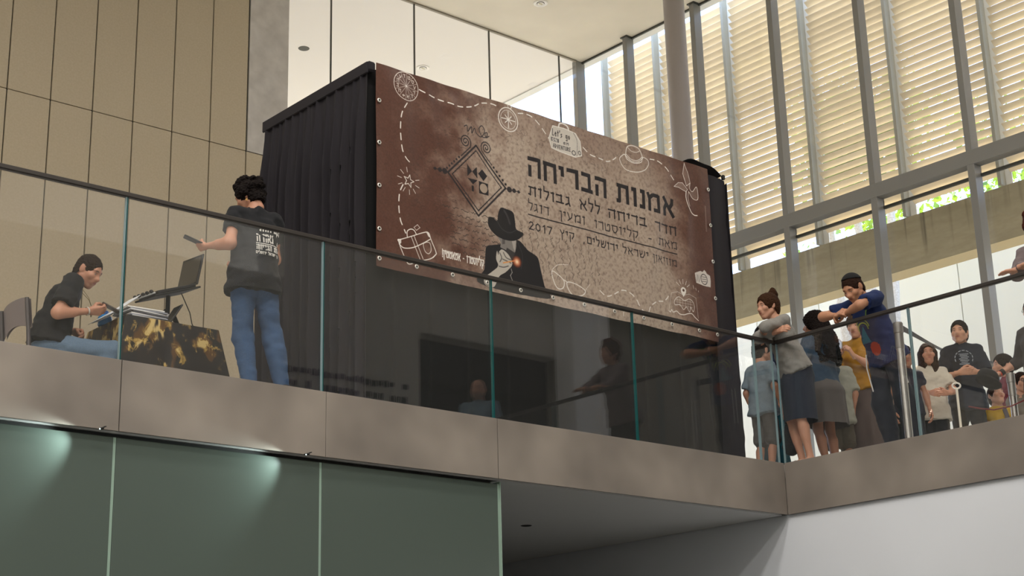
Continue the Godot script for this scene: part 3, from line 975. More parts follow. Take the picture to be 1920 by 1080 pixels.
	# white drawings and dashed trails
	for q in [[0.442, 0.118, 0.536, 0.141, 0.648, 0.154, 0.751, 0.156, 0.848, 0.164, 0.953, 0.142, 1.035, 0.105, 1.101, 0.063, 1.215, 0.038, 1.304, 0.05], [0.308, 0.278, 0.253, 0.378, 0.237, 0.5, 0.241, 0.602, 0.257, 0.705, 0.294, 0.765, 0.343, 0.796], [0.261, 0.999, 0.228, 1.08, 0.222, 1.195, 0.238, 1.304, 0.269, 1.366, 0.29, 1.406], [1.523, 0.047, 1.598, 0.032, 1.672, 0.043, 1.752, 0.089, 1.831, 0.155, 1.879, 0.194], [2.283, 0.183, 2.354, 0.223, 2.427, 0.239, 2.513, 0.243, 2.588, 0.244, 2.665, 0.206, 2.718, 0.164], [3.15, 0.086, 3.245, 0.08, 3.33, 0.115, 3.399, 0.17, 3.468, 0.231], [2.422, 1.505, 2.498, 1.542, 2.585, 1.513, 2.699, 1.452, 2.797, 1.462, 2.869, 1.51, 2.903, 1.564, 2.96, 1.62], [3.02, 1.60, 3.049, 1.544, 3.137, 1.482, 3.228, 1.461, 3.283, 1.419, 3.299, 1.387]]:
		k.dashes(pv(q), 0.0105, wht)
	var wc = Vector2(0.301, 0.128)
	k.ring(wc, 0.128, 0.126, 0.0055, wht)
	for i in 12:
		var d = Vector2(cos(TAU * i / 12 + 0.1), sin(TAU * i / 12 + 0.1))
		k.seg(wc, wc + d * 0.126, 0.004, wht, 0.75)
		var m = wc + Vector2(cos(TAU * (i + 0.5) / 12 + 0.1), sin(TAU * (i + 0.5) / 12 + 0.1)) * 0.092
		k.text(["v", "d", "a", "o", "x", "n", "h", "A", "z", "T", "s", "V"][i], m - Vector2(0.012, 0.014), 0.028, 0.024, 0.0048, wht)
	var star = []
	for i in 10:
		star.append(Vector2(0.32, 0.955) + Vector2(sin(TAU * i / 10 + 0.2), -cos(TAU * i / 10 + 0.2)) * (0.055 if i % 2 == 0 else 0.024))
	k.line(star, 0.007, wht, 0.95, true)
	for i in 9:
		var d = Vector2(cos(i * 0.6 - 0.3), sin(i * 0.6 - 0.3))
		k.seg(Vector2(0.32, 0.955) + d * 0.075, Vector2(0.32, 0.955) + d * 0.115, 0.006, wht, 0.9)
	var cc = Vector2(1.404, 0.138)
	k.ring(cc, 0.108, 0.11, 0.009, wht)
	k.ring(cc, 0.085, 0.086, 0.005, wht, 0.0, 0.8)
	k.ring(cc + Vector2(0.02, -0.128), 0.022, 0.018, 0.006, wht)
	for i in 8:
		var d = Vector2(cos(TAU * i / 8), sin(TAU * i / 8))
		k.seg(cc, cc + d * (0.075 if i % 2 == 0 else 0.05), 0.010, wht, 0.9)
	var bag = pv([1.877, 0.193, 1.93, 0.057, 2.06, 0.052, 2.198, 0.07, 2.249, 0.134, 2.26, 0.27, 2.18, 0.303, 1.908, 0.274])
	k.fill(bag, Color(0.86, 0.84, 0.80), 0.85)
	k.line(bag, 0.008, wht, 1.0, true)
	k.curve(pv([2.0, 0.055, 2.01, 0.02, 2.05, 0.01, 2.1, 0.025, 2.115, 0.06]), 0.014, wht)
	k.curve(pv([2.17, 0.07, 2.21, 0.14, 2.20, 0.29]), 0.006, ink, 0.4)
	k.text("Le+'$ Go", Vector2(1.925, 0.085), 0.062, 0.2, 0.0075, ink, 0.85)
	k.fill(pv([1.905, 0.168, 2.0, 0.168, 2.0, 0.205, 1.905, 0.205]), ink, 0.6)
	k.text("OP", Vector2(1.92, 0.174), 0.026, 0.06, 0.006, wht)
	k.text("uw", Vector2(2.05, 0.165), 0.04, 0.06, 0.006, ink, 0.75)
	k.text("^DVEPIURE", Vector2(1.93, 0.225), 0.036, 0.2, 0.006, ink, 0.7)
	k.ring(Vector2(2.165, 0.265), 0.02, 0.02, 0.006, ink, 0.0, 0.7)
	k.ring(Vector2(2.235, 0.25), 0.015, 0.018, 0.006, ink, 0.0, 0.5)
	k.curve(pv([2.754, 0.181, 2.80, 0.125, 2.825, 0.12, 2.85, 0.16, 2.93, 0.18, 3.02, 0.15, 3.045, 0.096, 3.114, 0.105, 3.12, 0.15, 3.06, 0.22, 2.95, 0.265, 2.82, 0.262]), 0.008, wht, 0.9, true)
	k.curve(pv([2.83, 0.13, 2.845, 0.05, 2.875, 0.02, 2.934, 0.008, 3.0, 0.02, 3.03, 0.06, 3.045, 0.11]), 0.008, wht)
	k.curve(pv([2.862, 0.04, 2.9, 0.066, 2.96, 0.066, 3.01, 0.04]), 0.006, wht, 0.8)
	k.curve(pv([2.838, 0.11, 2.9, 0.15, 2.98, 0.14, 3.04, 0.09]), 0.006, wht)
	k.curve(pv([2.835, 0.128, 2.9, 0.166, 2.98, 0.156, 3.042, 0.106]), 0.006, wht)
	k.fill(pv([3.62, 0.013, 3.605, 0.07, 3.59, 0.16, 3.62, 0.25, 3.645, 0.285, 3.67, 0.21, 3.64, 0.09]), wht, 0.22)
	k.line(pv([3.62, 0.013, 3.59, 0.13, 3.62, 0.25, 3.67, 0.21, 3.65, 0.1]), 0.006, wht, 0.9, true)
	k.fill(pv([3.456, 0.289, 3.52, 0.235, 3.575, 0.225, 3.63, 0.285, 3.61, 0.31, 3.52, 0.282]), wht, 0.25)
	k.line(pv([3.456, 0.289, 3.52, 0.235, 3.575, 0.225, 3.63, 0.285, 3.61, 0.31, 3.52, 0.282]), 0.006, wht, 0.9, true)
	k.fill(pv([3.70, 0.29, 3.761, 0.231, 3.77, 0.35, 3.70, 0.36, 3.64, 0.31]), wht, 0.22)
	k.curve(pv([3.67, 0.21, 3.66, 0.27, 3.70, 0.29, 3.761, 0.231, 3.77, 0.35, 3.70, 0.36, 3.64, 0.30]), 0.006, wht)
	k.curve(pv([3.612, 0.31, 3.605, 0.37, 3.625, 0.44, 3.669, 0.505, 3.71, 0.525, 3.751, 0.521]), 0.009, wht)
	k.curve(pv([3.64, 0.31, 3.63, 0.37, 3.65, 0.45]), 0.006, wht, 0.8)
	var cmr = pv([3.666, 1.11, 3.70, 1.095, 3.75, 1.075, 3.78, 1.08, 3.807, 1.054, 3.83, 1.07, 3.84, 1.085, 3.885, 1.098, 3.89, 1.15, 3.882, 1.212, 3.78, 1.215, 3.678, 1.205])
	k.fill(cmr, wht, 0.85)
	k.ring(Vector2(3.795, 1.15), 0.045, 0.05, 0.007, thin)
	for i in 3:
		k.seg(Vector2(3.765, 1.13 + i * 0.022), Vector2(3.825, 1.125 + i * 0.022), 0.006, thin, 0.7)
	k.line(pv([3.69, 1.12, 3.69, 1.19, 3.71, 1.12, 3.72, 1.19, 3.74, 1.12]), 0.004, thin, 0.6)
	k.line(pv([3.34, 1.361, 3.421, 1.337, 3.492, 1.36, 3.567, 1.336, 3.658, 1.358, 3.675, 1.552]), 0.005, wht, 0.7)
	k.curve(pv([3.293, 1.54, 3.31, 1.55, 3.33, 1.525, 3.35, 1.545, 3.392, 1.528, 3.43, 1.55, 3.482, 1.55, 3.54, 1.53, 3.591, 1.523, 3.63, 1.55, 3.675, 1.575]), 0.008, wht)
	k.line(pv([3.34, 1.361, 3.293, 1.54]), 0.005, wht, 0.7)
	k.curve(pv([3.40, 1.40, 3.44, 1.385, 3.50, 1.41, 3.56, 1.385, 3.61, 1.40, 3.63, 1.45, 3.61, 1.50, 3.58, 1.46, 3.56, 1.51, 3.52, 1.47, 3.48, 1.50, 3.44, 1.46, 3.38, 1.47, 3.37, 1.44]), 0.006, wht, 0.9, true)
	for i in 6:
		k.seg(Vector2(3.41 + i * 0.033, 1.40), Vector2(3.405 + i * 0.035, 1.48), 0.004, wht, 0.6)
		if i < 3: k.seg(Vector2(3.39, 1.415 + i * 0.025), Vector2(3.61, 1.41 + i * 0.025), 0.004, wht, 0.6)
	k.fill(pv([3.49, 1.378, 3.465, 1.335, 3.462, 1.305, 3.478, 1.285, 3.495, 1.28, 3.515, 1.287, 3.528, 1.305, 3.525, 1.33]), wht)
	k.blob(Vector2(3.495, 1.312), 0.013, Color(0.3, 0.2, 0.16))
	for i in 5:
		var d = Vector2(sin((i - 2) * 0.45), -cos((i - 2) * 0.45))
		k.seg(Vector2(3.495, 1.31) + d * 0.06, Vector2(3.495, 1.31) + d * 0.105, 0.006, wht, 0.9)
	for i in 3:
		k.seg(Vector2(3.64 + i * 0.03, 1.27 + i * 0.01), Vector2(3.63 + i * 0.035, 1.24 + i * 0.02), 0.006, wht, 0.9)
	# the satchel and the handwritten line
	k.curve(pv([0.213, 1.478, 0.244, 1.468, 0.341, 1.425, 0.47, 1.365, 0.52, 1.357, 0.545, 1.41, 0.592, 1.504, 0.59, 1.53, 0.537, 1.575, 0.42, 1.617, 0.326, 1.66, 0.29, 1.63, 0.24, 1.54, 0.226, 1.50]), 0.008, wht, 0.95, true)
	k.curve(pv([0.226, 1.51, 0.27, 1.535, 0.36, 1.515, 0.46, 1.46, 0.535, 1.41]), 0.008, wht)
	k.curve(pv([0.306, 1.436, 0.306, 1.388, 0.342, 1.362, 0.377, 1.366, 0.399, 1.395]), 0.008, wht)
	k.line(pv([0.345, 1.42, 0.39, 1.51, 0.44, 1.61]), 0.006, wht)
	k.line(pv([0.375, 1.41, 0.42, 1.50, 0.465, 1.59]), 0.006, wht)
	k.curve(pv([0.47, 1.46, 0.53, 1.44, 0.545, 1.50, 0.52, 1.535, 0.485, 1.52]), 0.006, wht, 0.8, true)
	k.line(pv([0.375, 1.34, 0.41, 1.31, 0.435, 1.33, 0.40, 1.36]), 0.006, wht, 0.8, true)
	k.fill(pv([0.213, 1.478, 0.244, 1.465, 0.245, 1.50, 0.225, 1.52]), wht, 0.9)
	k.fill(pv([0.50, 1.36, 0.525, 1.358, 0.54, 1.395, 0.52, 1.39]), wht, 0.9)
	k.fill(pv([0.592, 1.504, 0.575, 1.54, 0.537, 1.575, 0.57, 1.56]), wht, 0.9)
	k.text("!NyTTaTa - vrTsvylq", Vector2(0.656, 1.475), 0.06, 0.44, 0.009, wht)
	# spectacles
	k.curve(pv([1.857, 1.43, 1.875, 1.52, 1.92, 1.575, 1.98, 1.56, 1.995, 1.50, 1.94, 1.455]), 0.010, wht, 0.85, true)
	k.curve(pv([2.03, 1.50, 2.04, 1.56, 2.1, 1.61, 2.2, 1.59, 2.236, 1.54, 2.13, 1.50]), 0.010, wht, 0.85, true)
	k.curve(pv([1.857, 1.42, 1.93, 1.36, 2.046, 1.339]), 0.007, wht, 0.7)
	k.seg(Vector2(1.995, 1.485), Vector2(2.03, 1.5), 0.009, wht)
	k.curve(pv([2.236, 1.54, 2.30, 1.47]), 0.006, wht, 0.6)
	k.curve(pv([2.75, 1.60, 2.71, 1.64, 2.70, 1.69]), 0.008, wht, 0.8)
	# the man in the hat, striking a match
	k.fill(k.smooth(pv([1.272, 1.304, 1.20, 1.325, 1.129, 1.355, 1.112, 1.46, 1.10, 1.56, 1.06, 1.693, 1.79, 1.693, 1.765, 1.58, 1.73, 1.45, 1.70, 1.345, 1.64, 1.315, 1.578, 1.294, 1.464, 1.228]), true), Color(0.115, 0.11, 0.125))
	k.fill(pv([1.268, 1.225, 1.26, 1.25, 1.284, 1.288, 1.278, 1.33, 1.34, 1.345, 1.39, 1.40, 1.43, 1.36, 1.452, 1.30, 1.458, 1.22]), Color(0.50, 0.48, 0.46))
	k.fill(pv([1.30, 1.24, 1.33, 1.23, 1.33, 1.29, 1.30, 1.30]), Color(0.34, 0.32, 0.31))
	k.fill(pv([1.40, 1.23, 1.45, 1.235, 1.44, 1.34, 1.42, 1.31]), Color(0.66, 0.63, 0.60))
	k.fill(pv([1.35, 1.32, 1.44, 1.35, 1.40, 1.42, 1.33, 1.37]), Color(0.22, 0.21, 0.21))
	k.fill(k.smooth(pv([1.242, 1.369, 1.230, 1.44, 1.249, 1.50, 1.18, 1.565, 1.10, 1.63, 1.11, 1.693, 1.20, 1.693, 1.26, 1.59, 1.33, 1.54, 1.395, 1.475, 1.40, 1.43, 1.36, 1.375, 1.30, 1.345, 1.265, 1.37, 1.255, 1.40]), true), Color(0.74, 0.71, 0.67))
	for q in [[1.27, 1.38, 1.29, 1.42, 1.27, 1.46], [1.31, 1.37, 1.34, 1.41, 1.39, 1.42], [1.30, 1.43, 1.35, 1.44, 1.39, 1.45], [1.26, 1.50, 1.31, 1.50, 1.36, 1.48]]:
		k.curve(pv(q), 0.009, Color(0.36, 0.34, 0.33), 0.9)
	k.seg(Vector2(1.307, 1.462), Vector2(1.455, 1.412), 0.012, Color(0.85, 0.6, 0.38))
	for i in 6:
		k.blob(Vector2(1.456, 1.425), 0.055 - i * 0.009, Color(0.75, 0.28, 0.12).lerp(Color(1.0, 0.9, 0.75), i / 5.0), 0.25 + 0.12 * i)
	k.line(pv([1.39, 1.50, 1.40, 1.53, 1.38, 1.56, 1.40, 1.60]), 0.008, Color(0.7, 0.68, 0.66), 0.8)
	k.curve(pv([1.47, 1.25, 1.52, 1.36, 1.50, 1.48]), 0.006, Color(0.25, 0.24, 0.26), 0.8)
	k.fill(k.smooth(pv([1.25, 1.10, 1.262, 1.04, 1.293, 0.975, 1.35, 0.972, 1.426, 0.989, 1.445, 1.06, 1.455, 1.13, 1.50, 1.145, 1.535, 1.155, 1.52, 1.185, 1.47, 1.225, 1.40, 1.25, 1.30, 1.25, 1.22, 1.225, 1.16, 1.17, 1.15, 1.12, 1.165, 1.085, 1.205, 1.078]), true), Color(0.12, 0.115, 0.125))
	k.curve(pv([1.25, 1.10, 1.30, 1.16, 1.38, 1.18, 1.46, 1.14]), 0.008, Color(0.22, 0.21, 0.22), 0.9)
	k.curve(pv([1.33, 0.99, 1.36, 1.03, 1.39, 1.1]), 0.02, Color(0.26, 0.25, 0.26), 0.5)
	# small upright credit line near the right hem
	for i in 22:
		k.seg(Vector2(3.865, 0.40 + i * 0.012), Vector2(3.875, 0.404 + i * 0.012), 0.005, wht, 0.5)
	return ImageTexture.create_from_image(small)


func booth():
	var x0 = -3.61
	var x1 = 0.67
	var zf = -1.0
	var zb = -2.55
	var top = 3.06
	var t = thing("draped_booth", "big black draped booth carrying the printed banner on the foyer floor", "booth", Vector3(0, 0, 0))
	var fold = func(s, v, sd):
		var a = sin(s * 47.0 + sd + 1.6 * sin(s * 7.0 + sd)) * 0.5 + sin(s * 83.0 + 2.0 * sin(s * 13.0 + sd * 2.0)) * 0.3 + sin(s * 17.0 + v * 1.4 + sd) * 0.4
		var pinch = 1.0 - absf(sin(s * 26.0 + sd + 0.9 * sin(s * 5.0) + v * 0.7 * sin(s * 4.0)))
		return (a * 0.020 + pinch * pinch * pinch * 0.075) * (0.3 + 0.7 * smoothstep(0.0, 0.25, v))
	var side = Geo.new().sheet(420, 24, func(u, v): return Vector3(x0 - 0.02 - fold.call(u * 1.55, v, 0.7), lerpf(top - 0.05, 0.01, v), lerpf(zf, zb, u)))
	part(t, "side_curtain", side, M.black_cloth)
	part(t, "side_curtain", Geo.new().sheet(120, 12, func(u, v): return Vector3(x1 + 0.01 + fold.call(u * 1.55, v, 2.1), lerpf(top - 0.05, 0.01, v), lerpf(zf, zb, u)), true), M.black_cloth)
	part(t, "front_curtain", Geo.new().sheet(300, 16, func(u, v): return Vector3(lerpf(x0 - 0.01, x1, u), lerpf(top, 0.01, v), zf - 0.05 + fold.call(u * 1.2, v, 4.0) * 0.35), true), flat(Color(0.035, 0.033, 0.035), 0.95))  # darker than the side cloth, shade on the front put into the colour
	part(t, "back_curtain", Geo.new().sheet(120, 8, func(u, v): return Vector3(lerpf(x0, x1, u), lerpf(top, 0.01, v), zb + fold.call(u * 4.2, v, 4.0) * 0.7)), M.black_cloth)
	part(t, "header_band", Geo.new().box(Vector3(x0 - 0.035, top - 0.035, (zf + zb) * 0.5), Vector3(0.02, 0.10, zf - zb + 0.03), Basis(), 0.006).box(Vector3(x0 + 0.005, top - 0.02, zf - 0.005), Vector3(0.075, 0.09, 0.06), Basis(), 0.015), M.black_cloth)
	part(t, "roof_cloth", Geo.new().sheet(90, 24, func(u, v):
		var h = 0.11 * exp(-pow((u - 0.90) * 26.0, 2)) + 0.075 * exp(-pow((u - 0.945) * 22.0, 2)) + 0.05 * exp(-pow((u - 0.98) * 30.0, 2)) + 0.01 * sin(u * 60.0 + v * 9.0)
		return Vector3(lerpf(x0 - 0.02, x1, u), top - 0.012 + h * (1.0 - v) * smoothstep(-0.02, 0.04, 1.0 - absf(v - 0.1)), lerpf(zf - 0.05, zb, v)), true), M.black_cloth)
	part(t, "corner_strip", Geo.new().sheet(10, 40, func(u, v): return Vector3(x1 - 0.29 + u * (0.29 + 0.012 * sin(v * 31.0) + 0.008 * sin(v * 77.0)), lerpf(top - 0.02, 0.01, v), zf - 0.012 + 0.014 * sin(u * 5.0 + v * 3.0)), true), M.black_cloth)
	part(t, "frame_tip", Geo.new().box(Vector3(x1 - 0.015, top + 0.01, zf - 0.02), Vector3(0.035, 0.05, 0.035), Basis(), 0.008), M.dark)
	# banner
	var bm = flat(Color.WHITE, 0.34)
	bm.albedo_texture = banner_print()
	bm.texture_repeat = false
	bm.metallic_specular = 0.5
	var bt = thing("banner", "large brown printed banner with Hebrew title and a man in a hat", "banner", Vector3(-3.573, 3.079, zf + 0.03))
	part(bt, "printed_sheet", Geo.new().sheet(160, 70, func(u, v):
		var d = 0.006 * smoothstep(-0.02, 0.1, v) * sin(u * 34.0 + 1.5 * sin(v * 2.0)) * (1.0 - 0.4 * v) + 0.004 * sin(u * 61.0 - v * 6.0) * smoothstep(1.0, 0.0, v)
		for w in [[0.13, 0.04, 0.02, 0.3], [0.19, 0.10, 0.025, 0.35], [0.075, 0.0, 0.03, 0.6], [0.42, 0.06, 0.018, 0.5], [0.86, -0.12, 0.03, 0.9], [0.93, -0.05, 0.025, 0.9], [0.62, 0.02, 0.02, 0.4]]:
			d += 0.014 * smoothstep(0.0, 0.12, v) * exp(-pow((u - w[0] - w[1] * v) / w[2] * 1.6, 2)) * exp(-v / w[3])
		return Vector3(u * 3.95 + 0.004 * sin(v * 9.0) * (u - 0.5), -v * 1.735 - 0.002 * sin(u * 40.0) * (1.0 if v > 0.97 else 0.0), d), true), bm)
	var ring = Geo.new()
	for i in 16:
		pass
	ring.lathe(Vector3.ZERO, [[0.009, 0.0], [0.010, 0.005], [0.014, 0.006], [0.018, 0.003], [0.019, 0.0]], 18)
	var hole = Geo.new().lathe(Vector3.ZERO, [[0.0, 0.002], [0.0095, 0.002]], 12)
	var rm = ring.mesh()
	var hm = hole.mesh()
	var gm = flat(Color(0.88, 0.87, 0.84), 0.35, 0.3)
	var spots = []
	for i in 4:
		spots.append(Vector2(0.022, 0.332 + 0.365 * i))
		spots.append(Vector2(3.925, 0.222 + 0.365 * i))
	for i in 11:
		spots.append(Vector2(0.022 + 0.365 * i, 1.672))
	spots.append(Vector2(3.92, 1.672))
	for s in spots:
		var o = part(bt, "grommet", rm, gm)
		o.transform = Transform3D(Basis(Vector3.RIGHT, PI / 2), Vector3(s.x, -s.y, 0.014))
		part(o, "hole", hm, M.dark)


func painted_cloth():
	var n = FastNoiseLite.new()
	n.seed = 15
	n.frequency = 0.016
	n.fractal_octaves = 4
	var n2 = FastNoiseLite.new()
	n2.seed = 33
	n2.frequency = 0.05
	n2.domain_warp_enabled = true
	n2.domain_warp_amplitude = 22.0
	var im = Image.create(384, 256, false, Image.FORMAT_RGB8)
	for y in 256:
		for x in 384:
			var a = n.get_noise_2d(x * 0.55, y * 0.45)
			var b = n2.get_noise_2d(x * 0.42, y * 0.3)
			var c = Color(0.07, 0.06, 0.065)
			c = c.lerp(Color(0.33, 0.22, 0.09), smoothstep(-0.12, 0.12, a))
			c = c.lerp(Color(0.62, 0.50, 0.22), smoothstep(-0.06, 0.16, a * 0.5 + b * 0.75))
			c = c.lerp(Color(0.78, 0.68, 0.44), smoothstep(0.12, 0.28, a * 0.55 + b * 0.8))
			c = c.lerp(Color(0.10, 0.075, 0.07), smoothstep(0.04, 0.22, n.get_noise_2d(x * 0.8 + 900.0, y * 0.4)))
			im.set_pixel(x, y, c)
	return ImageTexture.create_from_image(im)


func foyer_things():
	# table under a printed cloth
	var t = thing("folding_table", "folding table hidden under the dark gold cloth, laptop on it", "table", Vector3(-5.055, 0, -1.74))
	part(t, "tabletop", Geo.new().box(Vector3(0, 0.728, 0), Vector3(0.74, 0.03, 0.58), Basis(), 0.005), flat(Color(0.5, 0.47, 0.43), 0.6))
	for sx in [-1.0, 1.0]:
		for sz in [-1.0, 1.0]:
			part(t, "leg", Geo.new().tube([Vector3(sx * 0.33, 0.715, sz * 0.24), Vector3(sx * 0.34, 0.0, sz * 0.25)], 0.014, 10), M.frame_dark)
	var cm = flat(Color.WHITE, 0.55)
	cm.albedo_texture = painted_cloth()
	var g = Geo.new()
	var hx = 0.378
	var hz = 0.30
	# skirt of the cloth all the way round, flaring at the corners
	g.sheet(220, 20, func(u, v):
		var p = fmod(u, 1.0) * 4.0
		var e = int(p)
		var s = p - e
		var c = [Vector2(-hx, hz), Vector2(hx, hz), Vector2(hx, -hz), Vector2(-hx, -hz)]
		var q = c[e % 4].lerp(c[(e + 1) % 4], s)
		var cor = pow(absf(s - 0.5) * 2.0, 3.0)
		var out = q.normalized()
		q += out * (v * (0.035 + 0.16 * cor) + v * 0.014 * sin(u * 46.0) + v * 0.01 * sin(u * 97.0 + 1.0))
		return Vector3(q.x, lerpf(0.752, 0.05 - 0.02 * cor, v), q.y), true, Rect2(0.0, 0.0, 3.0, 1.0))
	var cl = thing("tablecloth", "black and gold printed tablecloth hanging to the floor beside the seated man", "tablecloth", Vector3(-5.055, 0, -1.74))
	part(cl, "hanging_cloth", g, cm)
	part(cl, "top_cloth", Geo.new().sheet(8, 8, func(u, v): return Vector3(lerpf(-hx, hx, u), 0.752 + 0.001 * sin(u * 9.0), lerpf(-hz, hz, v)), true), cm)
	# laptop on a pole stand
	var N = Vector3(-4.82, 1.105, -1.55)
	var d = Vector3(-0.31, -0.11, 0)
	var w = Vector3(0.0, 0.02, -0.30)
	var s = Vector3(0.046, 0.25, 0.0)
	var bd = Basis(d.normalized(), d.cross(w).normalized(), w.normalized())
	if bd.y.y < 0:
		bd = Basis(d.normalized(), -bd.y, w.normalized())
	var st = thing("laptop_stand", "black tray on a white pole holding up the laptop", "stand", Vector3(-4.93, 0.755, -1.70))
	var o = Vector3(-4.93, 0.755, -1.70)
	var mid = N + d * 0.5 + w * 0.5
	part(st, "tray", Geo.new().box(mid - bd.y * 0.018 - o, Vector3(0.40, 0.014, 0.32), bd, 0.004), M.dark)
	part(st, "clear_rail", Geo.new().box(N + d * 1.10 + w * 0.5 + bd.y * 0.0 - o, Vector3(0.02, 0.010, 0.32), bd, 0.004), flat(Color(0.75, 0.76, 0.76), 0.25))
	for i in 5:
		part(st, "knob", Geo.new().ball(N + d * 1.12 + w * (0.08 + 0.21 * i) + bd.y * 0.016 - o, Vector3(0.018, 0.014, 0.014), 8, 10), M.dark)
	var pm = mid - bd.y * 0.03
	part(st, "pole", Geo.new().tube([Vector3(0, 0, 0), Vector3(pm.x - o.x, 0.14, pm.z - o.z)], 0.013, 14), flat(Color(0.9, 0.9, 0.9), 0.3))
	part(st, "clamp", Geo.new().tube([Vector3(pm.x - o.x, 0.135, pm.z - o.z), pm - o], 0.017, 12).box(Vector3(pm.x - o.x - 0.03, 0.15, pm.z - o.z), Vector3(0.05, 0.02, 0.02), Basis(Vector3.BACK, 0.8), 0.005), M.dark)
	part(st, "foot", Geo.new().lathe(Vector3.ZERO, [[0.0, 0.012], [0.09, 0.010], [0.10, 0.0]], 24), M.dark)
	part(st, "cable", Geo.new().tube([N + d * 0.2 + w * 0.4 - bd.y * 0.03 - o, Vector3(0.14, 0.17, 0.02), Vector3(0.15, 0.08, 0.04), Vector3(0.19, 0.006, 0.05)], 0.004, 6), M.dark)
	var lp = thing("laptop", "open dark laptop with its screen facing the seated man", "laptop", N)
	part(lp, "keyboard_base", Geo.new().box(d * 0.5 + w * 0.5 + bd.y * 0.002, Vector3(0.33, 0.024, 0.31), bd, 0.005), flat(Color(0.10, 0.10, 0.105), 0.5))
	var sb = Basis(s.normalized(), s.cross(w).normalized(), w.normalized())
	part(lp, "lid", Geo.new().box(s * 0.5 + w * 0.5 + Vector3(0.012, 0.01, 0), Vector3(0.255, 0.012, 0.31), sb, 0.004), flat(Color(0.09, 0.09, 0.095), 0.45))
	part(lp, "screen", Geo.new().box(s * 0.5 + w * 0.5 + Vector3(0.005, 0.01, 0), Vector3(0.215, 0.003, 0.275), sb), flat(Color(0.17, 0.165, 0.15), 0.12))
	# papers, tablet, bottle
	var pa = thing("paper_sheets", "white sheets of paper propped up at the left end of the table", "papers", Vector3(-5.36, 0.76, -1.72))
	var rg = RandomNumberGenerator.new()
	rg.seed = 8
	for i in 4:
		part(pa, "sheet", Geo.new().box(Vector3(-0.05 + 0.015 * i, 0.075 + 0.010 * i, 0.02 * (i % 2)), Vector3(0.31, 0.003, 0.22), Basis(Vector3.BACK, 0.62 + 0.03 * i) * Basis(Vector3.UP, rg.randf_range(-0.15, 0.15))), flat(Color(0.86, 0.87, 0.88), 0.8))
	var bk = thing("paper_stack", "stack of papers and folders under the laptop stand", "papers", Vector3(-5.235, 0.754, -1.60))
	for i in 7:
		part(bk, "folder", Geo.new().box(Vector3(rg.randf_range(-0.015, 0.015), 0.007 + i * 0.0118, rg.randf_range(-0.01, 0.01)), Vector3(0.29, 0.0095, 0.25), Basis(Vector3.UP, rg.randf_range(-0.08, 0.08)), 0.001), flat([Color(0.82, 0.82, 0.82), Color(0.6, 0.61, 0.64), Color(0.88, 0.87, 0.85), Color(0.35, 0.35, 0.37)][i % 4], 0.7))
	var tb = thing("tablet", "small dark tablet leaning between the papers and the pole stand", "tablet", Vector3(-5.0, 0.755, -1.56))
	part(tb, "slab", Geo.new().box(Vector3(0, 0.085, 0), Vector3(0.012, 0.19, 0.13), Basis(Vector3.BACK, -0.55), 0.004), flat(Color(0.12, 0.125, 0.13), 0.3))
	part(tb, "prop", Geo.new().box(Vector3(0.03, 0.045, 0), Vector3(0.008, 0.10, 0.06), Basis(Vector3.BACK, 0.5), 0.002), M.dark)
	var bt = thing("bottle", "squat blue plastic bottle at the left edge of the table", "bottle", Vector3(-5.405, 0.753, -1.83))
	var bm = flat(Color(0.05, 0.47, 0.72), 0.2)
	part(bt, "bottle_body", Geo.new().lathe(Vector3.ZERO, [[0.0, 0.0], [0.048, 0.002], [0.052, 0.012], [0.049, 0.03], [0.053, 0.05], [0.050, 0.068], [0.036, 0.082], [0.024, 0.088]], 24), bm)
	part(bt, "lid", Geo.new().lathe(Vector3.ZERO, [[0.026, 0.086], [0.026, 0.112], [0.022, 0.116], [0.0, 0.117]], 20), flat(Color(0.04, 0.26, 0.50), 0.3))
	# chair
	var ch = thing("chair", "grey plastic stacking chair under the seated man at the left edge", "chair", Vector3(-5.90, 0, -1.86), 0.0)
	var cp = flat(Color(0.50, 0.46, 0.46), 0.5)
	part(ch, "backrest", Geo.new().sheet(20, 10, func(u, v):
		var a = (u - 0.5) * 1.1
		return Vector3(-0.20 + 0.07 * (1.0 - cos(a * 1.6)) + v * 0.025, lerpf(0.83 - 0.022 * pow(absf(u - 0.5) * 2.0, 4.0), 0.60 + 0.045 * sin(u * PI), v), (u - 0.5) * 0.44)), cp)
	part(ch, "backrest", Geo.new().sheet(20, 10, func(u, v):
		var a = (u - 0.5) * 1.1
		return Vector3(-0.184 + 0.07 * (1.0 - cos(a * 1.6)) + v * 0.025, lerpf(0.828 - 0.022 * pow(absf(u - 0.5) * 2.0, 4.0), 0.602 + 0.045 * sin(u * PI), v), (u - 0.5) * 0.43), true), cp)
	part(ch, "seat", Geo.new().box(Vector3(0.02, 0.415, 0), Vector3(0.42, 0.028, 0.42), Basis(Vector3.BACK, 0.04), 0.012), cp)
	for sd in [-1.0, 1.0]:
		part(ch, "rear_leg", Geo.new().tube([Vector3(-0.19, 0.81, sd * 0.215), Vector3(-0.165, 0.58, sd * 0.22), Vector3(-0.15, 0.43, sd * 0.215), Vector3(-0.25, 0.0, sd * 0.23)], 0.0155, 12), flat(Color(0.33, 0.31, 0.31), 0.4, 0.4))
		part(ch, "front_leg", Geo.new().tube([Vector3(-0.15, 0.41, sd * 0.215), Vector3(0.20, 0.41, sd * 0.215), Vector3(0.25, 0.0, sd * 0.23)], 0.013, 12), flat(Color(0.33, 0.31, 0.31), 0.4, 0.4))
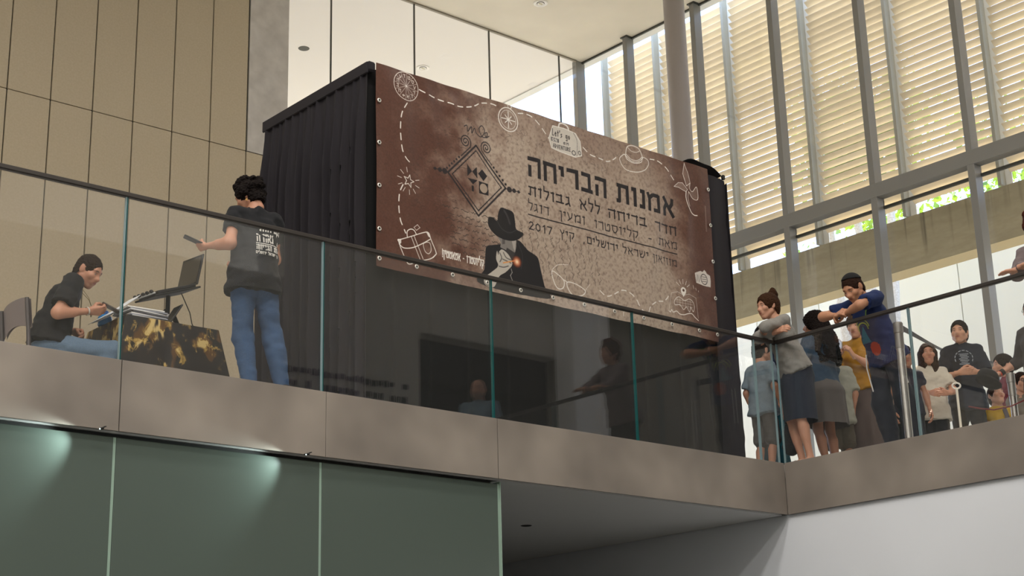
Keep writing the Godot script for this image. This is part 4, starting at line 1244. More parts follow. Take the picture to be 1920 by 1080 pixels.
	# queue barriers
	for q in [[Vector3(0.235, 0, 1.12), "shiny steel queue post behind the boy in the skullcap"], [Vector3(2.62, 0, 0.66), "steel queue post behind the woman at the right edge"]]:
		var p = thing("queue_post", q[1], "queue post", q[0])
		part(p, "base", Geo.new().lathe(Vector3.ZERO, [[0.16, 0.0], [0.16, 0.012], [0.14, 0.022], [0.03, 0.03], [0.0, 0.03]], 36), M.steel)
		part(p, "pole", Geo.new().lathe(Vector3.ZERO, [[0.034, 0.02], [0.034, 0.93]], 28), M.steel)
		part(p, "collar", Geo.new().lathe(Vector3.ZERO, [[0.035, 0.80], [0.037, 0.805], [0.037, 0.93], [0.041, 0.935], [0.041, 1.015], [0.036, 1.025], [0.0, 1.028]], 28), flat(Color(0.62, 0.61, 0.59), 0.35, 0.7))
		part(p, "belt_slot", Geo.new().box(Vector3(0.045, 0.975, 0), Vector3(0.02, 0.065, 0.03), Basis(), 0.004), M.dark)
	var bp = [Vector3(0.30, 0.985, 1.12), Vector3(3.500, 1.631, -0.568), Vector3(4.600, 1.734, -0.786), Vector3(5.900, 1.995, -1.305)]
	single("belt", Geo.new().sheet(48, 3, func(u, v):
		var q = u * 3.0
		var e = mini(int(q), 2)
		var p = bp[e].cubic_interpolate(bp[e + 1], bp[maxi(e - 1, 0)], bp[mini(e + 2, 3)], q - e)
		return p + Vector3(0.0, lerpf(0.028, 0.014, minf(u * 3.0, 1.0)) * (1.0 - 2.0 * v), 0.004 * sin(u * 9.0) * v)), flat(Color(0.06, 0.06, 0.065), 0.6), "black belt strap stretched from the steel post to the windows behind the boy in navy", "belt")
	var wp = thing("rope_post", "slim white post with a ring on top in front of the boy in navy", "post", Vector3(1.5, 0, 0.79))
	part(wp, "rod", Geo.new().tube([Vector3(0, 0.01, 0), Vector3(0, 0.70, 0)], 0.011, 12), flat(Color(0.88, 0.86, 0.80), 0.35))
	part(wp, "foot", Geo.new().lathe(Vector3.ZERO, [[0.11, 0.0], [0.11, 0.01], [0.0, 0.016]], 24), flat(Color(0.88, 0.86, 0.80), 0.35))
	var rr = []
	for i in 17:
		rr.append(Vector3(sin(TAU * i / 16) * 0.5, 0.0, sin(TAU * i / 16) * 0.5) * 0.05 + Vector3(0, 0.725 + cos(TAU * i / 16) * 0.026, 0))
	part(wp, "ring", Geo.new().tube(rr, 0.008, 8, false), flat(Color(0.9, 0.89, 0.85), 0.3))
	single("rope", Geo.new().tube([Vector3(2.24, 0.70, 0.42), Vector3(2.24, 0.655, 0.55), Vector3(2.24, 0.62, 0.68), Vector3(2.24, 0.62, 0.86), Vector3(2.24, 0.66, 1.05), Vector3(2.24, 0.74, 1.25)], 0.007, 8), flat(Color(0.42, 0.12, 0.14), 0.6), "thin dark red rope sagging in front of the child in yellow", "rope")


# ---- bodies: tapered capsules and ellipsoids blended on a grid, meshed as surface nets
class Field:
	var o: Vector3
	var c: float
	var nx: int
	var ny: int
	var nz: int
	var s := PackedFloat32Array()
	var kk: float

	func _init(lo: Vector3, hi: Vector3, cell: float, blend: float):
		o = lo
		c = cell
		kk = blend
		nx = int((hi.x - lo.x) / cell) + 2
		ny = int((hi.y - lo.y) / cell) + 2
		nz = int((hi.z - lo.z) / cell) + 2
		s.resize(nx * ny * nz)

	func cap(a: Vector3, b: Vector3, ra: float, rb: float, cut_a := false, cut_b := false):
		var reach: float = maxf(ra, rb) + 4.0 * kk
		var lo: Vector3 = (a.min(b) - Vector3.ONE * reach - o) / c
		var hi: Vector3 = (a.max(b) + Vector3.ONE * reach - o) / c
		var x0: int = maxi(0, int(lo.x))
		var x1: int = mini(nx - 1, int(hi.x) + 1)
		var y0: int = maxi(0, int(lo.y))
		var y1: int = mini(ny - 1, int(hi.y) + 1)
		var z0: int = maxi(0, int(lo.z))
		var z1: int = mini(nz - 1, int(hi.z) + 1)
		var ab: Vector3 = b - a
		var l2: float = maxf(ab.length_squared(), 1e-8)
		var len: float = sqrt(l2)
		var u: Vector3 = ab / len
		var ik: float = 1.0 / kk
		var far: float = 4.0 * kk
		var dr: float = rb - ra
		var flat2 := Vector2(ab.y, ab.z)
		var f2: float = maxf(flat2.length_squared(), 1e-9)
		var reach2: float = reach * reach
		for z in range(z0, z1 + 1):
			for y in range(y0, y1 + 1):
				var i: int = (z * ny + y) * nx + x0
				var pa: Vector3 = o + Vector3(x0, y, z) * c - a
				var row := Vector2(pa.y, pa.z)
				var rt: float = clampf(row.dot(flat2) / f2, 0.0, 1.0)
				var rd: float = (row - flat2 * rt).length_squared()
				if rd > reach2:
					continue
				var xa: int = x0
				var xb: int = x1
				if f2 > l2 * 0.04:
					# the stretch of the bone that this row can reach
					var ht: float = sqrt((reach2 - rd) / f2)
					var t0: float = clampf(row.dot(flat2) / f2 - ht, 0.0, 1.0)
					var t1: float = clampf(row.dot(flat2) / f2 + ht, 0.0, 1.0)
					var xl: float = a.x + minf(ab.x * t0, ab.x * t1) - reach
					var xh: float = a.x + maxf(ab.x * t0, ab.x * t1) + reach
					xa = maxi(x0, int((xl - o.x) / c))
					xb = mini(x1, int((xh - o.x) / c) + 1)
					i += xa - x0
					pa.x += (xa - x0) * c
				for x in range(xa, xb + 1):
					var t: float = pa.dot(ab) / l2
					var h: float = clampf(t, 0.0, 1.0)
					var d: float = (pa - ab * h).length() - ra - dr * h
					if cut_b and t > 1.0:
						d = maxf(d, (t - 1.0) * len)
					if cut_a and t < 0.0:
						d = maxf(d, -t * len)
					if d < far:
						s[i] += exp(minf(-d * ik, 20.0))
					i += 1
					pa.x += c

	func egg(at: Vector3, r: Vector3, b := Basis(), carve := false):
		var m: float = maxf(r.x, maxf(r.y, r.z))
		var reach: float = m + 4.0 * kk
		var lo: Vector3 = (at - Vector3.ONE * reach - o) / c
		var hi: Vector3 = (at + Vector3.ONE * reach - o) / c
		var inv: Basis = b.transposed()
		var small: float = minf(r.x, minf(r.y, r.z))
		var ik: float = 1.0 / kk
		for z in range(maxi(0, int(lo.z)), mini(nz - 1, int(hi.z) + 1) + 1):
			for y in range(maxi(0, int(lo.y)), mini(ny - 1, int(hi.y) + 1) + 1):
				var xa: int = maxi(0, int(lo.x))
				var i: int = (z * ny + y) * nx + xa
				for x in range(xa, mini(nx - 1, int(hi.x) + 1) + 1):
					var q: Vector3 = inv * (o + Vector3(x, y, z) * c - at)
					var k0: float = (q / r).length()
					var k1: float = (q / (r * r)).length()
					var d: float = k0 * (k0 - 1.0) / k1 if k1 > 0.0001 else -small
					if carve:
						s[i] = minf(s[i], exp(clampf(d * ik, -20.0, 20.0)))
					elif d < 4.0 * kk:
						s[i] += exp(minf(-d * ik, 20.0))
					i += 1

	# drop everything on the far side of a plane
	func cut(p: Vector3, n: Vector3):
		var ik: float = 1.0 / kk
		for z in nz:
			for y in ny:
				var i: int = (z * ny + y) * nx
				for x in nx:
					if s[i] > 0.0:
						var d: float = (o + Vector3(x, y, z) * c - p).dot(n)
						if d > -0.05:
							s[i] = minf(s[i], exp(clampf(-d * ik, -20.0, 20.0)))
					i += 1

	func at(p: Vector3) -> float:
		var q: Vector3 = (p - o) / c
		var x: int = int(floor(q.x))
		var y: int = int(floor(q.y))
		var z: int = int(floor(q.z))
		if x < 0 or y < 0 or z < 0 or x >= nx - 1 or y >= ny - 1 or z >= nz - 1:
			return 1.0
		var f: Vector3 = q - Vector3(x, y, z)
		var r := 0.0
		for k in 8:
			var i: int = ((z + (k >> 2)) * ny + y + ((k >> 1) & 1)) * nx + x + (k & 1)
			var w: float = (f.x if k & 1 else 1.0 - f.x) * (f.y if k & 2 else 1.0 - f.y) * (f.z if k & 4 else 1.0 - f.z)
			r += w * (-kk * log(maxf(s[i], 1e-9)))
		return r

	# first point of the surface met from p along d
	func hit(p: Vector3, d: Vector3, most := 0.5):
		var t := 0.0
		while t < most:
			var f = at(p + d * t)
			if f < 0.0015:
				return p + d * t
			t += clampf(f * 0.6, 0.002, 0.02)
		return null

	func geo(g: Geo, xf := Transform3D(), col := Color.WHITE, wrinkle := 0.0, sd := 1, paint = null, freq := 7.0):
		var sx := 1
		var sy := nx
		var sz := nx * ny
		var lo: float = exp(-3.0 * c / kk)
		var hi: float = exp(3.0 * c / kk)
		var vid := PackedInt32Array()
		vid.resize(s.size())
		vid.fill(-1)
		var corners := PackedInt32Array([0, sx, sy, sx + sy, sz, sx + sz, sy + sz, sx + sy + sz])
		var ea := PackedInt32Array([0, 2, 4, 6, 0, 1, 4, 5, 0, 1, 2, 3])
		var eb := PackedInt32Array([1, 3, 5, 7, 2, 3, 6, 7, 4, 5, 6, 7])
		var noise = FastNoiseLite.new()
		noise.seed = sd
		noise.frequency = freq
		noise.fractal_octaves = 2
		var f := PackedFloat32Array()
		f.resize(8)
		var live := PackedInt32Array()
		for z in nz - 1:
			for y in ny - 1:
				var i: int = (z * ny + y) * nx
				for x in nx - 1:
					var v0: float = s[i]
					if v0 > lo and v0 < hi:
						var inside := 0
						for k in 8:
							var q: float = s[i + corners[k]]
							if q >= 1.0:
								inside += 1
							f[k] = q
						if inside > 0 and inside < 8:
							for k in 8:
								f[k] = -kk * log(maxf(f[k], 1e-6)) - (1e-7 if f[k] >= 1.0 else 0.0)
							var sum := Vector3.ZERO
							var n := 0
							for e in 12:
								var fa: float = f[ea[e]]
								var fb: float = f[eb[e]]
								if (fa < 0.0) != (fb < 0.0):
									var t: float = fa / (fa - fb)
									var a: int = ea[e]
									var b: int = eb[e]
									sum += Vector3(a & 1, (a >> 1) & 1, a >> 2).lerp(Vector3(b & 1, (b >> 1) & 1, b >> 2), t)
									n += 1
							var w: Vector3 = sum / n
							var gr := Vector3(
								lerpf(lerpf(f[1] - f[0], f[3] - f[2], w.y), lerpf(f[5] - f[4], f[7] - f[6], w.y), w.z),
								lerpf(lerpf(f[2] - f[0], f[3] - f[1], w.x), lerpf(f[6] - f[4], f[7] - f[5], w.x), w.z),
								lerpf(lerpf(f[4] - f[0], f[5] - f[1], w.x), lerpf(f[6] - f[2], f[7] - f[3], w.x), w.y))
							gr = gr.normalized()
							var p: Vector3 = o + (Vector3(x, y, z) + w) * c
							if wrinkle > 0.0:
								var e2: float = 0.14 / freq
								var nn: float = noise.get_noise_3d(p.x, p.y * 1.6, p.z)
								var dn := Vector3(noise.get_noise_3d(p.x + e2, p.y * 1.6, p.z) - nn, noise.get_noise_3d(p.x, (p.y + e2) * 1.6, p.z) - nn, noise.get_noise_3d(p.x, p.y * 1.6, p.z + e2) - nn) / e2
								p += gr * wrinkle * nn
								gr = (gr - (dn - gr * dn.dot(gr)) * wrinkle).normalized()
							vid[i] = g.v.size()
							live.append(i)
							g.vert(xf * p, (xf.basis * gr).normalized(), Vector2.ZERO, paint.call(p) if paint != null else col)
					i += 1
		for i in live:
			if i < sz + sy + 1:
				continue
			var inn: bool = s[i] >= 1.0
			if inn != (s[i + sx] >= 1.0):
				quad(g, vid[i], vid[i - sy], vid[i - sy - sz], vid[i - sz])
			if inn != (s[i + sy] >= 1.0):
				quad(g, vid[i], vid[i - sx], vid[i - sx - sz], vid[i - sz])
			if inn != (s[i + sz] >= 1.0):
				quad(g, vid[i], vid[i - sx], vid[i - sx - sy], vid[i - sy])
		g.has_c = true
		return g

	func quad(g, a, b, d, e):
		if a < 0 or b < 0 or d < 0 or e < 0:
			return
		g.tri(a, b, d)
		g.tri(a, d, e)


var head_tpl := {}
var hand_tpl := {}


# a head in its own axes: eyes at the origin's height, face to +z; colour red marks lips, green brows and eye-socket shade, blue the smile of teeth
func head_template(kind):
	if head_tpl.has(kind):
		return head_tpl[kind]
	var f = Field.new(Vector3(-0.11, -0.22, -0.135), Vector3(0.11, 0.14, 0.135), 0.0042, 0.008)
	var jaw = {"m": 1.06, "f": 0.94, "c": 0.92}[kind]
	f.egg(Vector3(0, 0.03, -0.015), Vector3(0.072, 0.088, 0.094))
	f.egg(Vector3(0, -0.032, 0.018), Vector3(0.058 * jaw, 0.082, 0.07))
	f.egg(Vector3(0, -0.094, 0.058), Vector3(0.022 * jaw, 0.02, 0.024))
	for sd in [-1.0, 1.0]:
		f.egg(Vector3(0.040 * sd, -0.022, 0.056), Vector3(0.024, 0.024, 0.024))
		f.cap(Vector3(0.055 * jaw * sd, -0.055, 0.0), Vector3(0.016 * sd, -0.098, 0.055), 0.018, 0.014)
		f.egg(Vector3(0.011 * sd, -0.031, 0.087), Vector3(0.0068, 0.0065, 0.009))
		f.egg(Vector3(0.076 * sd, -0.004, -0.012), Vector3(0.008, 0.028, 0.017), Basis(Vector3.UP, -0.35 * sd))
	f.cap(Vector3(-0.034, 0.026, 0.072), Vector3(0.034, 0.026, 0.072), 0.013, 0.013)
	for sd in [-1.0, 1.0]:
		f.egg(Vector3(0.031 * sd, 0.004, 0.097), Vector3(0.018, 0.013, 0.02), Basis(), true)
	f.cap(Vector3(0, 0.016, 0.080), Vector3(0, -0.024, 0.100), 0.0055, 0.0075)
	f.egg(Vector3(0, -0.028, 0.102), Vector3(0.0082, 0.0075, 0.0085))
	f.cap(Vector3(-0.018, -0.055, 0.078), Vector3(0.018, -0.055, 0.078), 0.008, 0.008)
	f.cap(Vector3(-0.015, -0.066, 0.077), Vector3(0.015, -0.066, 0.077), 0.009, 0.009)
	f.cap(Vector3(0, -0.05, -0.028), Vector3(0, -0.115, -0.036), 0.048, 0.044)
	var g = Geo.new()
	f.geo(g, Transform3D(), Color.BLACK, 0.0, 1, func(p):
		var lip = 0.0
		if p.z > 0.07:
			lip = clampf(1.5 - Vector2(p.x / 0.019, (p.y + 0.0605) / 0.0085).length(), 0.0, 1.0)
		var brow = 0.0
		if p.z > 0.055:
			brow = clampf(1.6 - Vector2((absf(p.x) - 0.032) / 0.016, (p.y - 0.0275 + absf(absf(p.x) - 0.028) * 0.15) / 0.0046).length(), 0.0, 1.0) * 0.85
		var sock_shade = clampf(1.3 - Vector2((absf(p.x) - 0.031) / 0.017, (p.y - 0.004) / 0.010).length(), 0.0, 1.0) * 0.10 if p.z > 0.05 else 0.0  # shade of the eye sockets tinted into the skin colour
		var beard = clampf((-p.y - 0.035) * 30.0, 0.0, 1.0) * clampf((p.z + 0.02) * 25.0, 0.0, 1.0) * (0.0 if p.y < -0.125 else 1.0)
		return Color(lip, maxf(brow, sock_shade), beard))
	head_tpl[kind] = g
	return g


var shoe_tpl = null
func shoe_template():
	if shoe_tpl == null:
		var sf = Field.new(Vector3(-0.1, -0.03, -0.16), Vector3(0.1, 0.19, 0.28), 0.009, 0.01)
		sf.cap(Vector3(0, 0.033, -0.03), Vector3(0, 0.027, 0.155), 0.036, 0.030)
		sf.cap(Vector3(0, 0.035, -0.02), Vector3(0, 0.12, -0.01), 0.038, 0.042, false, true)
		sf.cut(Vector3(0, 0.004, 0), Vector3.DOWN)
		shoe_tpl = sf.geo(Geo.new()).mesh()
	return shoe_tpl


# a hand in its own axes: wrist at the origin, fingers to +y, palm to +z, thumb to +x
func hand_template(kind):
	if hand_tpl.has(kind):
		return hand_tpl[kind]
	var f = Field.new(Vector3(-0.075, -0.05, -0.05), Vector3(0.085, 0.21, 0.125), 0.0033, 0.0045)
	f.cap(Vector3(0, -0.04, 0), Vector3(0, 0.01, 0), 0.024, 0.022)
	for k in 4:
		var x = (k - 1.5) * 0.0185
		f.cap(Vector3(x * 0.6, 0.012, 0), Vector3(x, 0.085 - absf(k - 1.3) * 0.004, 0.0), 0.016, 0.0125)
	f.cap(Vector3(0.012, 0.02, 0.006), Vector3(0.03, 0.045, 0.012), 0.017, 0.014)
	var bend = {"relaxed": [0.35, 0.45, 0.3], "grip": [0.55, 1.0, 0.55], "flat": [0.12, 0.18, 0.1], "clasp": [0.9, 0.75, 0.4]}[kind]
	var ln = [[0.036, 0.022, 0.019], [0.045, 0.028, 0.021], [0.042, 0.026, 0.020], [0.033, 0.019, 0.017]]
	for k in 4:
		# k = 0 is the little finger, on the far side from the thumb
		var q = [3, 2, 1, 0][k]
		var x = (k - 1.5) * 0.0195
		var p = Vector3(x, 0.086 - absf(k - 1.7) * 0.004, 0.0)
		var a = 0.0
		var lens = ln[[3, 2, 1, 0][k]] if k == 0 else ln[[3, 2, 1, 0][k]]
		var r = 0.0088 - (0.0012 if k == 0 else 0.0)
		for j in 3:
			a += bend[j] * (1.0 + 0.08 * (1.5 - k))
			var e = p + Vector3((k - 1.5) * 0.0016, cos(a), sin(a)) * lens[j]
			f.cap(p, e, r, r * 0.9)
			r *= 0.92
			p = e
	var tp = [Vector3(0.022, 0.03, 0.008), Vector3(0.047, 0.058, 0.022), Vector3(0.054, 0.088, 0.036), Vector3(0.05, 0.108, 0.046)]
	if kind == "grip" or kind == "clasp":
		tp = [Vector3(0.022, 0.03, 0.008), Vector3(0.042, 0.056, 0.032), Vector3(0.034, 0.08, 0.052), Vector3(0.02, 0.096, 0.06)]
	for j in 3:
		f.cap(tp[j], tp[j + 1], 0.0125 - j * 0.0012, 0.0112 - j * 0.0012)
	var g = Geo.new()
	f.geo(g)
	hand_tpl[kind] = g
	return g


func cloth(c, freq = 0.12, sd = 1, dev = 0.10):
	var m = grain(Color.WHITE.darkened(dev * 2.2), Color.WHITE, 0.16, 0.4, 0.9, 0.0, 61 + sd % 3, 0.0, false, 3)
	m.albedo_color = Color(minf(c.r * (1.0 + dev), 1.0), minf(c.g * (1.0 + dev), 1.0), minf(c.b * (1.0 + dev), 1.0))
	m.rim_enabled = true
	m.rim = 0.12
	return m


func lin(c):
	return c.srgb_to_linear()


func bend_joint(a, b, l1, l2, hint):
	var d = b - a
	var l = clampf(d.length(), absf(l1 - l2) + 0.01, l1 + l2 - 0.002)
	var u = d.normalized()
	var x = (l1 * l1 - l2 * l2 + l * l) / (2.0 * l)
	var h = sqrt(maxf(l1 * l1 - x * x, 0.0))
	var side = (hint - u * hint.dot(u)).normalized()
	return [a + u * x + side * h, a + u * l]


# One figure. p holds: at, face, tall, kind, skin, hair, hair_kind, top, sleeve, top_mat, legs, legs_mat, lean, side, twist, head (yaw, pitch, roll in degrees),
# hand_l / hand_r (own axes), elbow_l / elbow_r hints, palm_l / palm_r, grip_l / grip_r, foot_l / foot_r, pelvis.
func person(label, p):
	var t = thing("person", label, "person", p.at, atan2(p.face.x, p.face.y), p.get("group", ""))
	var H = p.tall
	var child = clampf((1.7 - H) / 0.5, 0.0, 1.0)
	var hs = p.get("head_scale", lerpf(1.0, 0.93, child) * (0.97 if p.kind == "f" else 1.0))
	var k = (H - 0.25 * hs) / 1.45
	var fem = p.kind == "f"
	var wide = p.get("wide", 1.0) * (0.93 if fem else 1.0) * lerpf(1.0, 0.97, child)
	var fat = p.get("fat", 1.0) * lerpf(1.0, 0.96, child)
	var lean = deg_to_rad(p.get("lean", 0.0))
	var spine = Basis(Vector3.RIGHT, lean) * Basis(Vector3.BACK, -deg_to_rad(p.get("side", 0.0))) * Basis(Vector3.UP, deg_to_rad(p.get("twist", 0.0)))
	var pel = p.get("pelvis", Vector3(0, 0.93 * k, 0))
	var up = spine * Vector3.UP
	var rt = spine * Vector3.RIGHT     # the figure's left is +x
	var fw = spine * Vector3.BACK
	var hunch = p.get("hunch", 0.0)
	var N = pel + up * 0.52 * k + fw * hunch
	var chest = pel + up * 0.36 * k + fw * hunch * 0.4
	var waist = pel + up * 0.17 * k
	var sh = []
	var sw = 0.165 * k * wide
	for sd in [1.0, -1.0]:
		sh.append(N - up * 0.055 * k + rt * sw * sd + fw * p.get("round", 0.0) + up * p.get("shrug_l" if sd > 0 else "shrug_r", 0.0))
	var hd = p.get("head", Vector3.ZERO)
	var hb = Basis.from_euler(Vector3(deg_to_rad(hd.y), deg_to_rad(hd.x), deg_to_rad(hd.z)))
	var neck_to = p.get("neck", Vector3(0, 0.9, 0.22) if lean < 0.3 else (up * 0.6 + fw * 0.4))
	neck_to = neck_to.normalized()
	var hc = N + neck_to * 0.06 * hs + hb * Vector3(0, 0.075, 0.02) * hs
	# legs
	var hip = []
	var knee = []
	var ank = []
	for sd in [1.0, -1.0]:
		var h0 = pel + Vector3(0.088 * k * sd * wide, -0.03 * k, 0) if not p.has("pelvis") else pel + Vector3(0.09 * k * sd, -0.01, 0.02)
		var ft = p.get("foot_l" if sd > 0 else "foot_r", Vector3((0.075 if p.get("legs", "") == "skirt" else 0.10) * k * sd, 0.0, 0.0))
		var an = ft + Vector3(0, 0.085 * k, -0.04)
		var r = bend_joint(h0, an, 0.425 * k, 0.40 * k, p.get("knee_l" if sd > 0 else "knee_r", Vector3(0.15 * sd, 0, 1)))
		hip.append(h0)
		knee.append(r[0])
		ank.append(r[1])
	# arms
	var elb = []
	var wri = []
	for i in 2:
		var nm = "l" if i == 0 else "r"
		var sd = 1.0 - 2.0 * i
		var target = p.get("hand_" + nm, sh[i] + Vector3(0.06 * sd, -0.50 * k, 0.06))
		var r = bend_joint(sh[i], target, 0.285 * k, 0.25 * k, p.get("elbow_" + nm, Vector3(0.5 * sd, -0.2, -1)))
		elb.append(r[0])
		wri.append(r[1])
	# extent
	var lo = pel
	var hi = pel
	for q in hip + knee + ank + elb + wri + sh + [hc, N]:
		lo = lo.min(q)
		hi = hi.max(q)
	for i in 2:
		lo = lo.min(ank[i] + Vector3(-0.06, -0.1, -0.1))
		hi = hi.max(ank[i] + Vector3(0.06, 0.0, 0.2))
	lo -= Vector3.ONE * 0.15
	hi += Vector3.ONE * 0.15
	lo.y = -0.06
	hi.y = maxf(hi.y, N.y + 0.12)
	var cell = p.get("cell", 0.0145)
	# skin
	hi.y = minf(hi.y, maxf(N.y + 0.13, maxf(elb[0].y, maxf(elb[1].y, maxf(wri[0].y, wri[1].y))) + 0.12))
	var f = Field.new(lo, hi, cell + 0.002, 0.012)
	var skin = p.skin
	f.cap(pel + rt * 0.06 * k * wide, pel - rt * 0.06 * k * wide, 0.10 * k * fat, 0.10 * k * fat)
	f.cap(waist + rt * 0.04 * k, chest + rt * 0.06 * k * wide, 0.085 * k * fat, 0.095 * k * fat)
	f.cap(waist - rt * 0.04 * k, chest - rt * 0.06 * k * wide, 0.085 * k * fat, 0.095 * k * fat)
	f.cap(sh[0] * 0.85 + sh[1] * 0.15, sh[1] * 0.85 + sh[0] * 0.15, 0.055 * k, 0.055 * k)
	f.cap(N - up * 0.04, N.lerp(hc + hb * Vector3(0, -0.07, -0.03) * hs, 0.6), 0.056 * hs, 0.048 * hs)
	f.cap(N, hc + hb * Vector3(0, -0.06, -0.03) * hs, 0.05 * hs, 0.046 * hs)
	for i in 2:
		f.cap(sh[i], elb[i], 0.046 * k * fat, 0.036 * k * fat)
		f.cap(elb[i], wri[i], 0.037 * k * fat, 0.024 * k)
		f.cap(elb[i], elb[i].lerp(wri[i], 0.45), 0.036 * k * fat, 0.034 * k * fat)
		f.cap(hip[i], knee[i], 0.080 * k * fat, 0.050 * k * fat)
		f.cap(knee[i], ank[i], 0.048 * k * fat, 0.034 * k)
		var calf = knee[i].lerp(ank[i], 0.3) - Vector3(0, 0, 0.012)
		f.cap(calf, knee[i].lerp(ank[i], 0.55), 0.050 * k * fat, 0.036 * k)
		var toe = (p.get("toe_l" if i == 0 else "toe_r", Vector3(0.03 * (1.0 - 2.0 * i), 0, 1))).normalized()
		f.cap(ank[i] + Vector3(0, -0.05 * k, -0.02), ank[i] + Vector3(0, -0.06 * k, 0) + toe * 0.13 * k, 0.032 * k, 0.022 * k)
	var g = Geo.new()
	f.geo(g, Transform3D(), lin(skin))
	# head
	var ht = head_template("c" if H < 1.42 else p.kind)
	var xf = Transform3D(hb.scaled(Vector3.ONE * hs), hc)
	xf.basis = hb * Basis.from_scale(Vector3.ONE * hs)
	var first = g.c.size()
	g.add(ht, xf)
	var lipc = lin(p.get("lips", Color(0.55, 0.27, 0.25).lerp(skin, 0.25)))
	var dk = lin(p.hair.darkened(0.2))
	var bd = p.get("beard", 0.0)
	var bc = lin(p.get("beard_color", p.hair))
	for i in range(first, g.c.size()):
		var w = g.c[i]
		var col = lin(skin).lerp(lipc, w.r).lerp(dk, w.g)
		g.c[i] = col.lerp(bc, w.b * bd * (1.0 - w.r))
	for sd in [-1.0, 1.0]:
		var look = p.get("look", Vector3(0, -0.1, 1)).normalized()
		var ec = Vector3(0.031 * sd, 0.004, 0.0705)
		g.ball(xf * ec, 0.0120 * hs, 8, 12, lin(Color(0.70, 0.66, 0.62)))
		g.ball(xf * (ec + look * 0.0066), 0.0064 * hs, 6, 10, lin(Color(0.13, 0.08, 0.06)))
		if p.get("lids", true):
			g.ball(xf * (ec + Vector3(0, 0.0056, 0.0004)), Vector3(0.0142, 0.0098, 0.0134) * hs, 6, 12, lin(skin.darkened(0.08)), hb)
	if p.get("smile", false):
		g.tube([xf * Vector3(-0.019, -0.056, 0.0835), xf * Vector3(-0.009, -0.0605, 0.0885), xf * Vector3(0.009, -0.0605, 0.0885), xf * Vector3(0.019, -0.056, 0.0835)], 0.0036 * hs, 6, true, 1.0, lin(Color(0.9, 0.88, 0.84)))
	# hands
	for i in 2:
		var nm = "l" if i == 0 else "r"
		var hy = p.get("reach_" + nm, (wri[i] - elb[i]).normalized()).normalized()
		var hz = p.get("palm_" + nm, Vector3(-0.8 + 1.6 * i, -0.2, 0.1))
		hz = (hz - hy * hz.dot(hy)).normalized()
		var hx = hy.cross(hz)
		# thumb to the front of the palm: +x for the left hand when the palm faces +z
		var mir = 1.0 if i == 1 else -1.0
		if p.has("flip_" + nm): mir = -mir
		var hk = 0.94 * lerpf(1.0, 0.86, child) * (0.93 if fem else 1.0)
		var q = Geo.new()
		q.add(hand_template(p.get("grip_" + nm, "relaxed")), Transform3D(Basis(hx * mir, hy, hz) * Basis.from_scale(Vector3.ONE * hk), wri[i]))
		for j in q.c.size():
			q.c[j] = lin(skin)
		g.add(q)
	var sm = flat(Color.WHITE, 0.55)
	sm.vertex_color_use_as_albedo = true
	sm.subsurf_scatter_enabled = true
	sm.subsurf_scatter_strength = 0.06
	g.has_c = true
	part(t, "body", g, sm)
	# top
	var top = null
	if p.get("top", "tee") != "none":
		top = Field.new(Vector3(lo.x, minf(pel.y - 0.42, minf(elb[0].y, elb[1].y) - 0.12), lo.z), Vector3(hi.x, N.y + 0.12, hi.z), cell, 0.014)
		var e = p.get("loose", 0.014)
		var hem = p.get("hem", -0.07) * k
		var hemp = pel + up * hem
		top.cap(hemp + rt * 0.07 * k * wide, waist + rt * 0.055 * k * wide, 0.118 * k * fat + e + 0.006, 0.092 * k * fat + e, true)
		top.cap(hemp - rt * 0.07 * k * wide, waist - rt * 0.055 * k * wide, 0.118 * k * fat + e + 0.006, 0.092 * k * fat + e, true)
		top.cap(hemp, waist, 0.11 * k * fat + e, 0.09 * k * fat + e, true)
		if (fem or p.has("seat")) and p.get("hem", -0.07) < -0.05:
			top.egg(pel - fw * 0.05 * k + up * 0.0, Vector3(0.14, 0.10, 0.098) * k * fat + Vector3.ONE * e * 0.5)
			top.cut(hemp, -up)
		for sd in [-1.0, 1.0]:
			top.cap(waist + rt * sd * 0.045 * k, chest + rt * sd * 0.065 * k * wide, 0.085 * k * fat + e, 0.095 * k * fat + e * 0.6)
			if fem and H > 1.45:
				top.egg(chest + rt * sd * 0.07 * k + fw * 0.075 * k - up * 0.02 * k, Vector3(0.062, 0.065, 0.06) * k)
		top.cap(sh[0] * 0.86 + sh[1] * 0.14, sh[1] * 0.86 + sh[0] * 0.14, 0.056 * k + e * 0.35, 0.056 * k + e * 0.35)
		top.cap(N - up * 0.05, N - up * 0.012, 0.075 * k, 0.062 * hs)
		for i in 2:
			var sl = p.get("sleeve", 0.5)
			if sl <= 1.0:
				top.cap(sh[i], sh[i].lerp(elb[i], sl), 0.05 * k * fat + e * 0.7, 0.046 * k * fat + e * 1.1, false, true)
			else:
				top.cap(sh[i], elb[i], 0.05 * k * fat + e * 0.7, 0.042 * k * fat + e * 0.6)
				top.cap(elb[i], elb[i].lerp(wri[i], sl - 1.0), 0.041 * k * fat + e * 0.6, 0.031 * k + e * 0.6, false, true)
		top.egg(N + neck_to * 0.075 + fw * p.get("neckline", 0.03), Vector3(0.06, 0.055 + p.get("vee", 0.0) * 0.3, 0.058) * hs, Basis(), true)
		if p.get("vee", 0.0) > 0.0:
			top.egg(N + fw * 0.09 - up * 0.02, Vector3(0.035, p.vee, 0.06) * k, Basis(Vector3.RIGHT, lean * 0.7), true)
		var tg = Geo.new()
		top.geo(tg, Transform3D(), Color.WHITE, p.get("crumple", 0.013), int(H * 977.0))
		part(t, p.get("top_name", "shirt"), tg, p.top_mat)
		if p.has("print"):
			print_on(t, top, p.print, pel, up, rt, fw, k)
	# legs
	var kind = p.get("legs", "trousers")
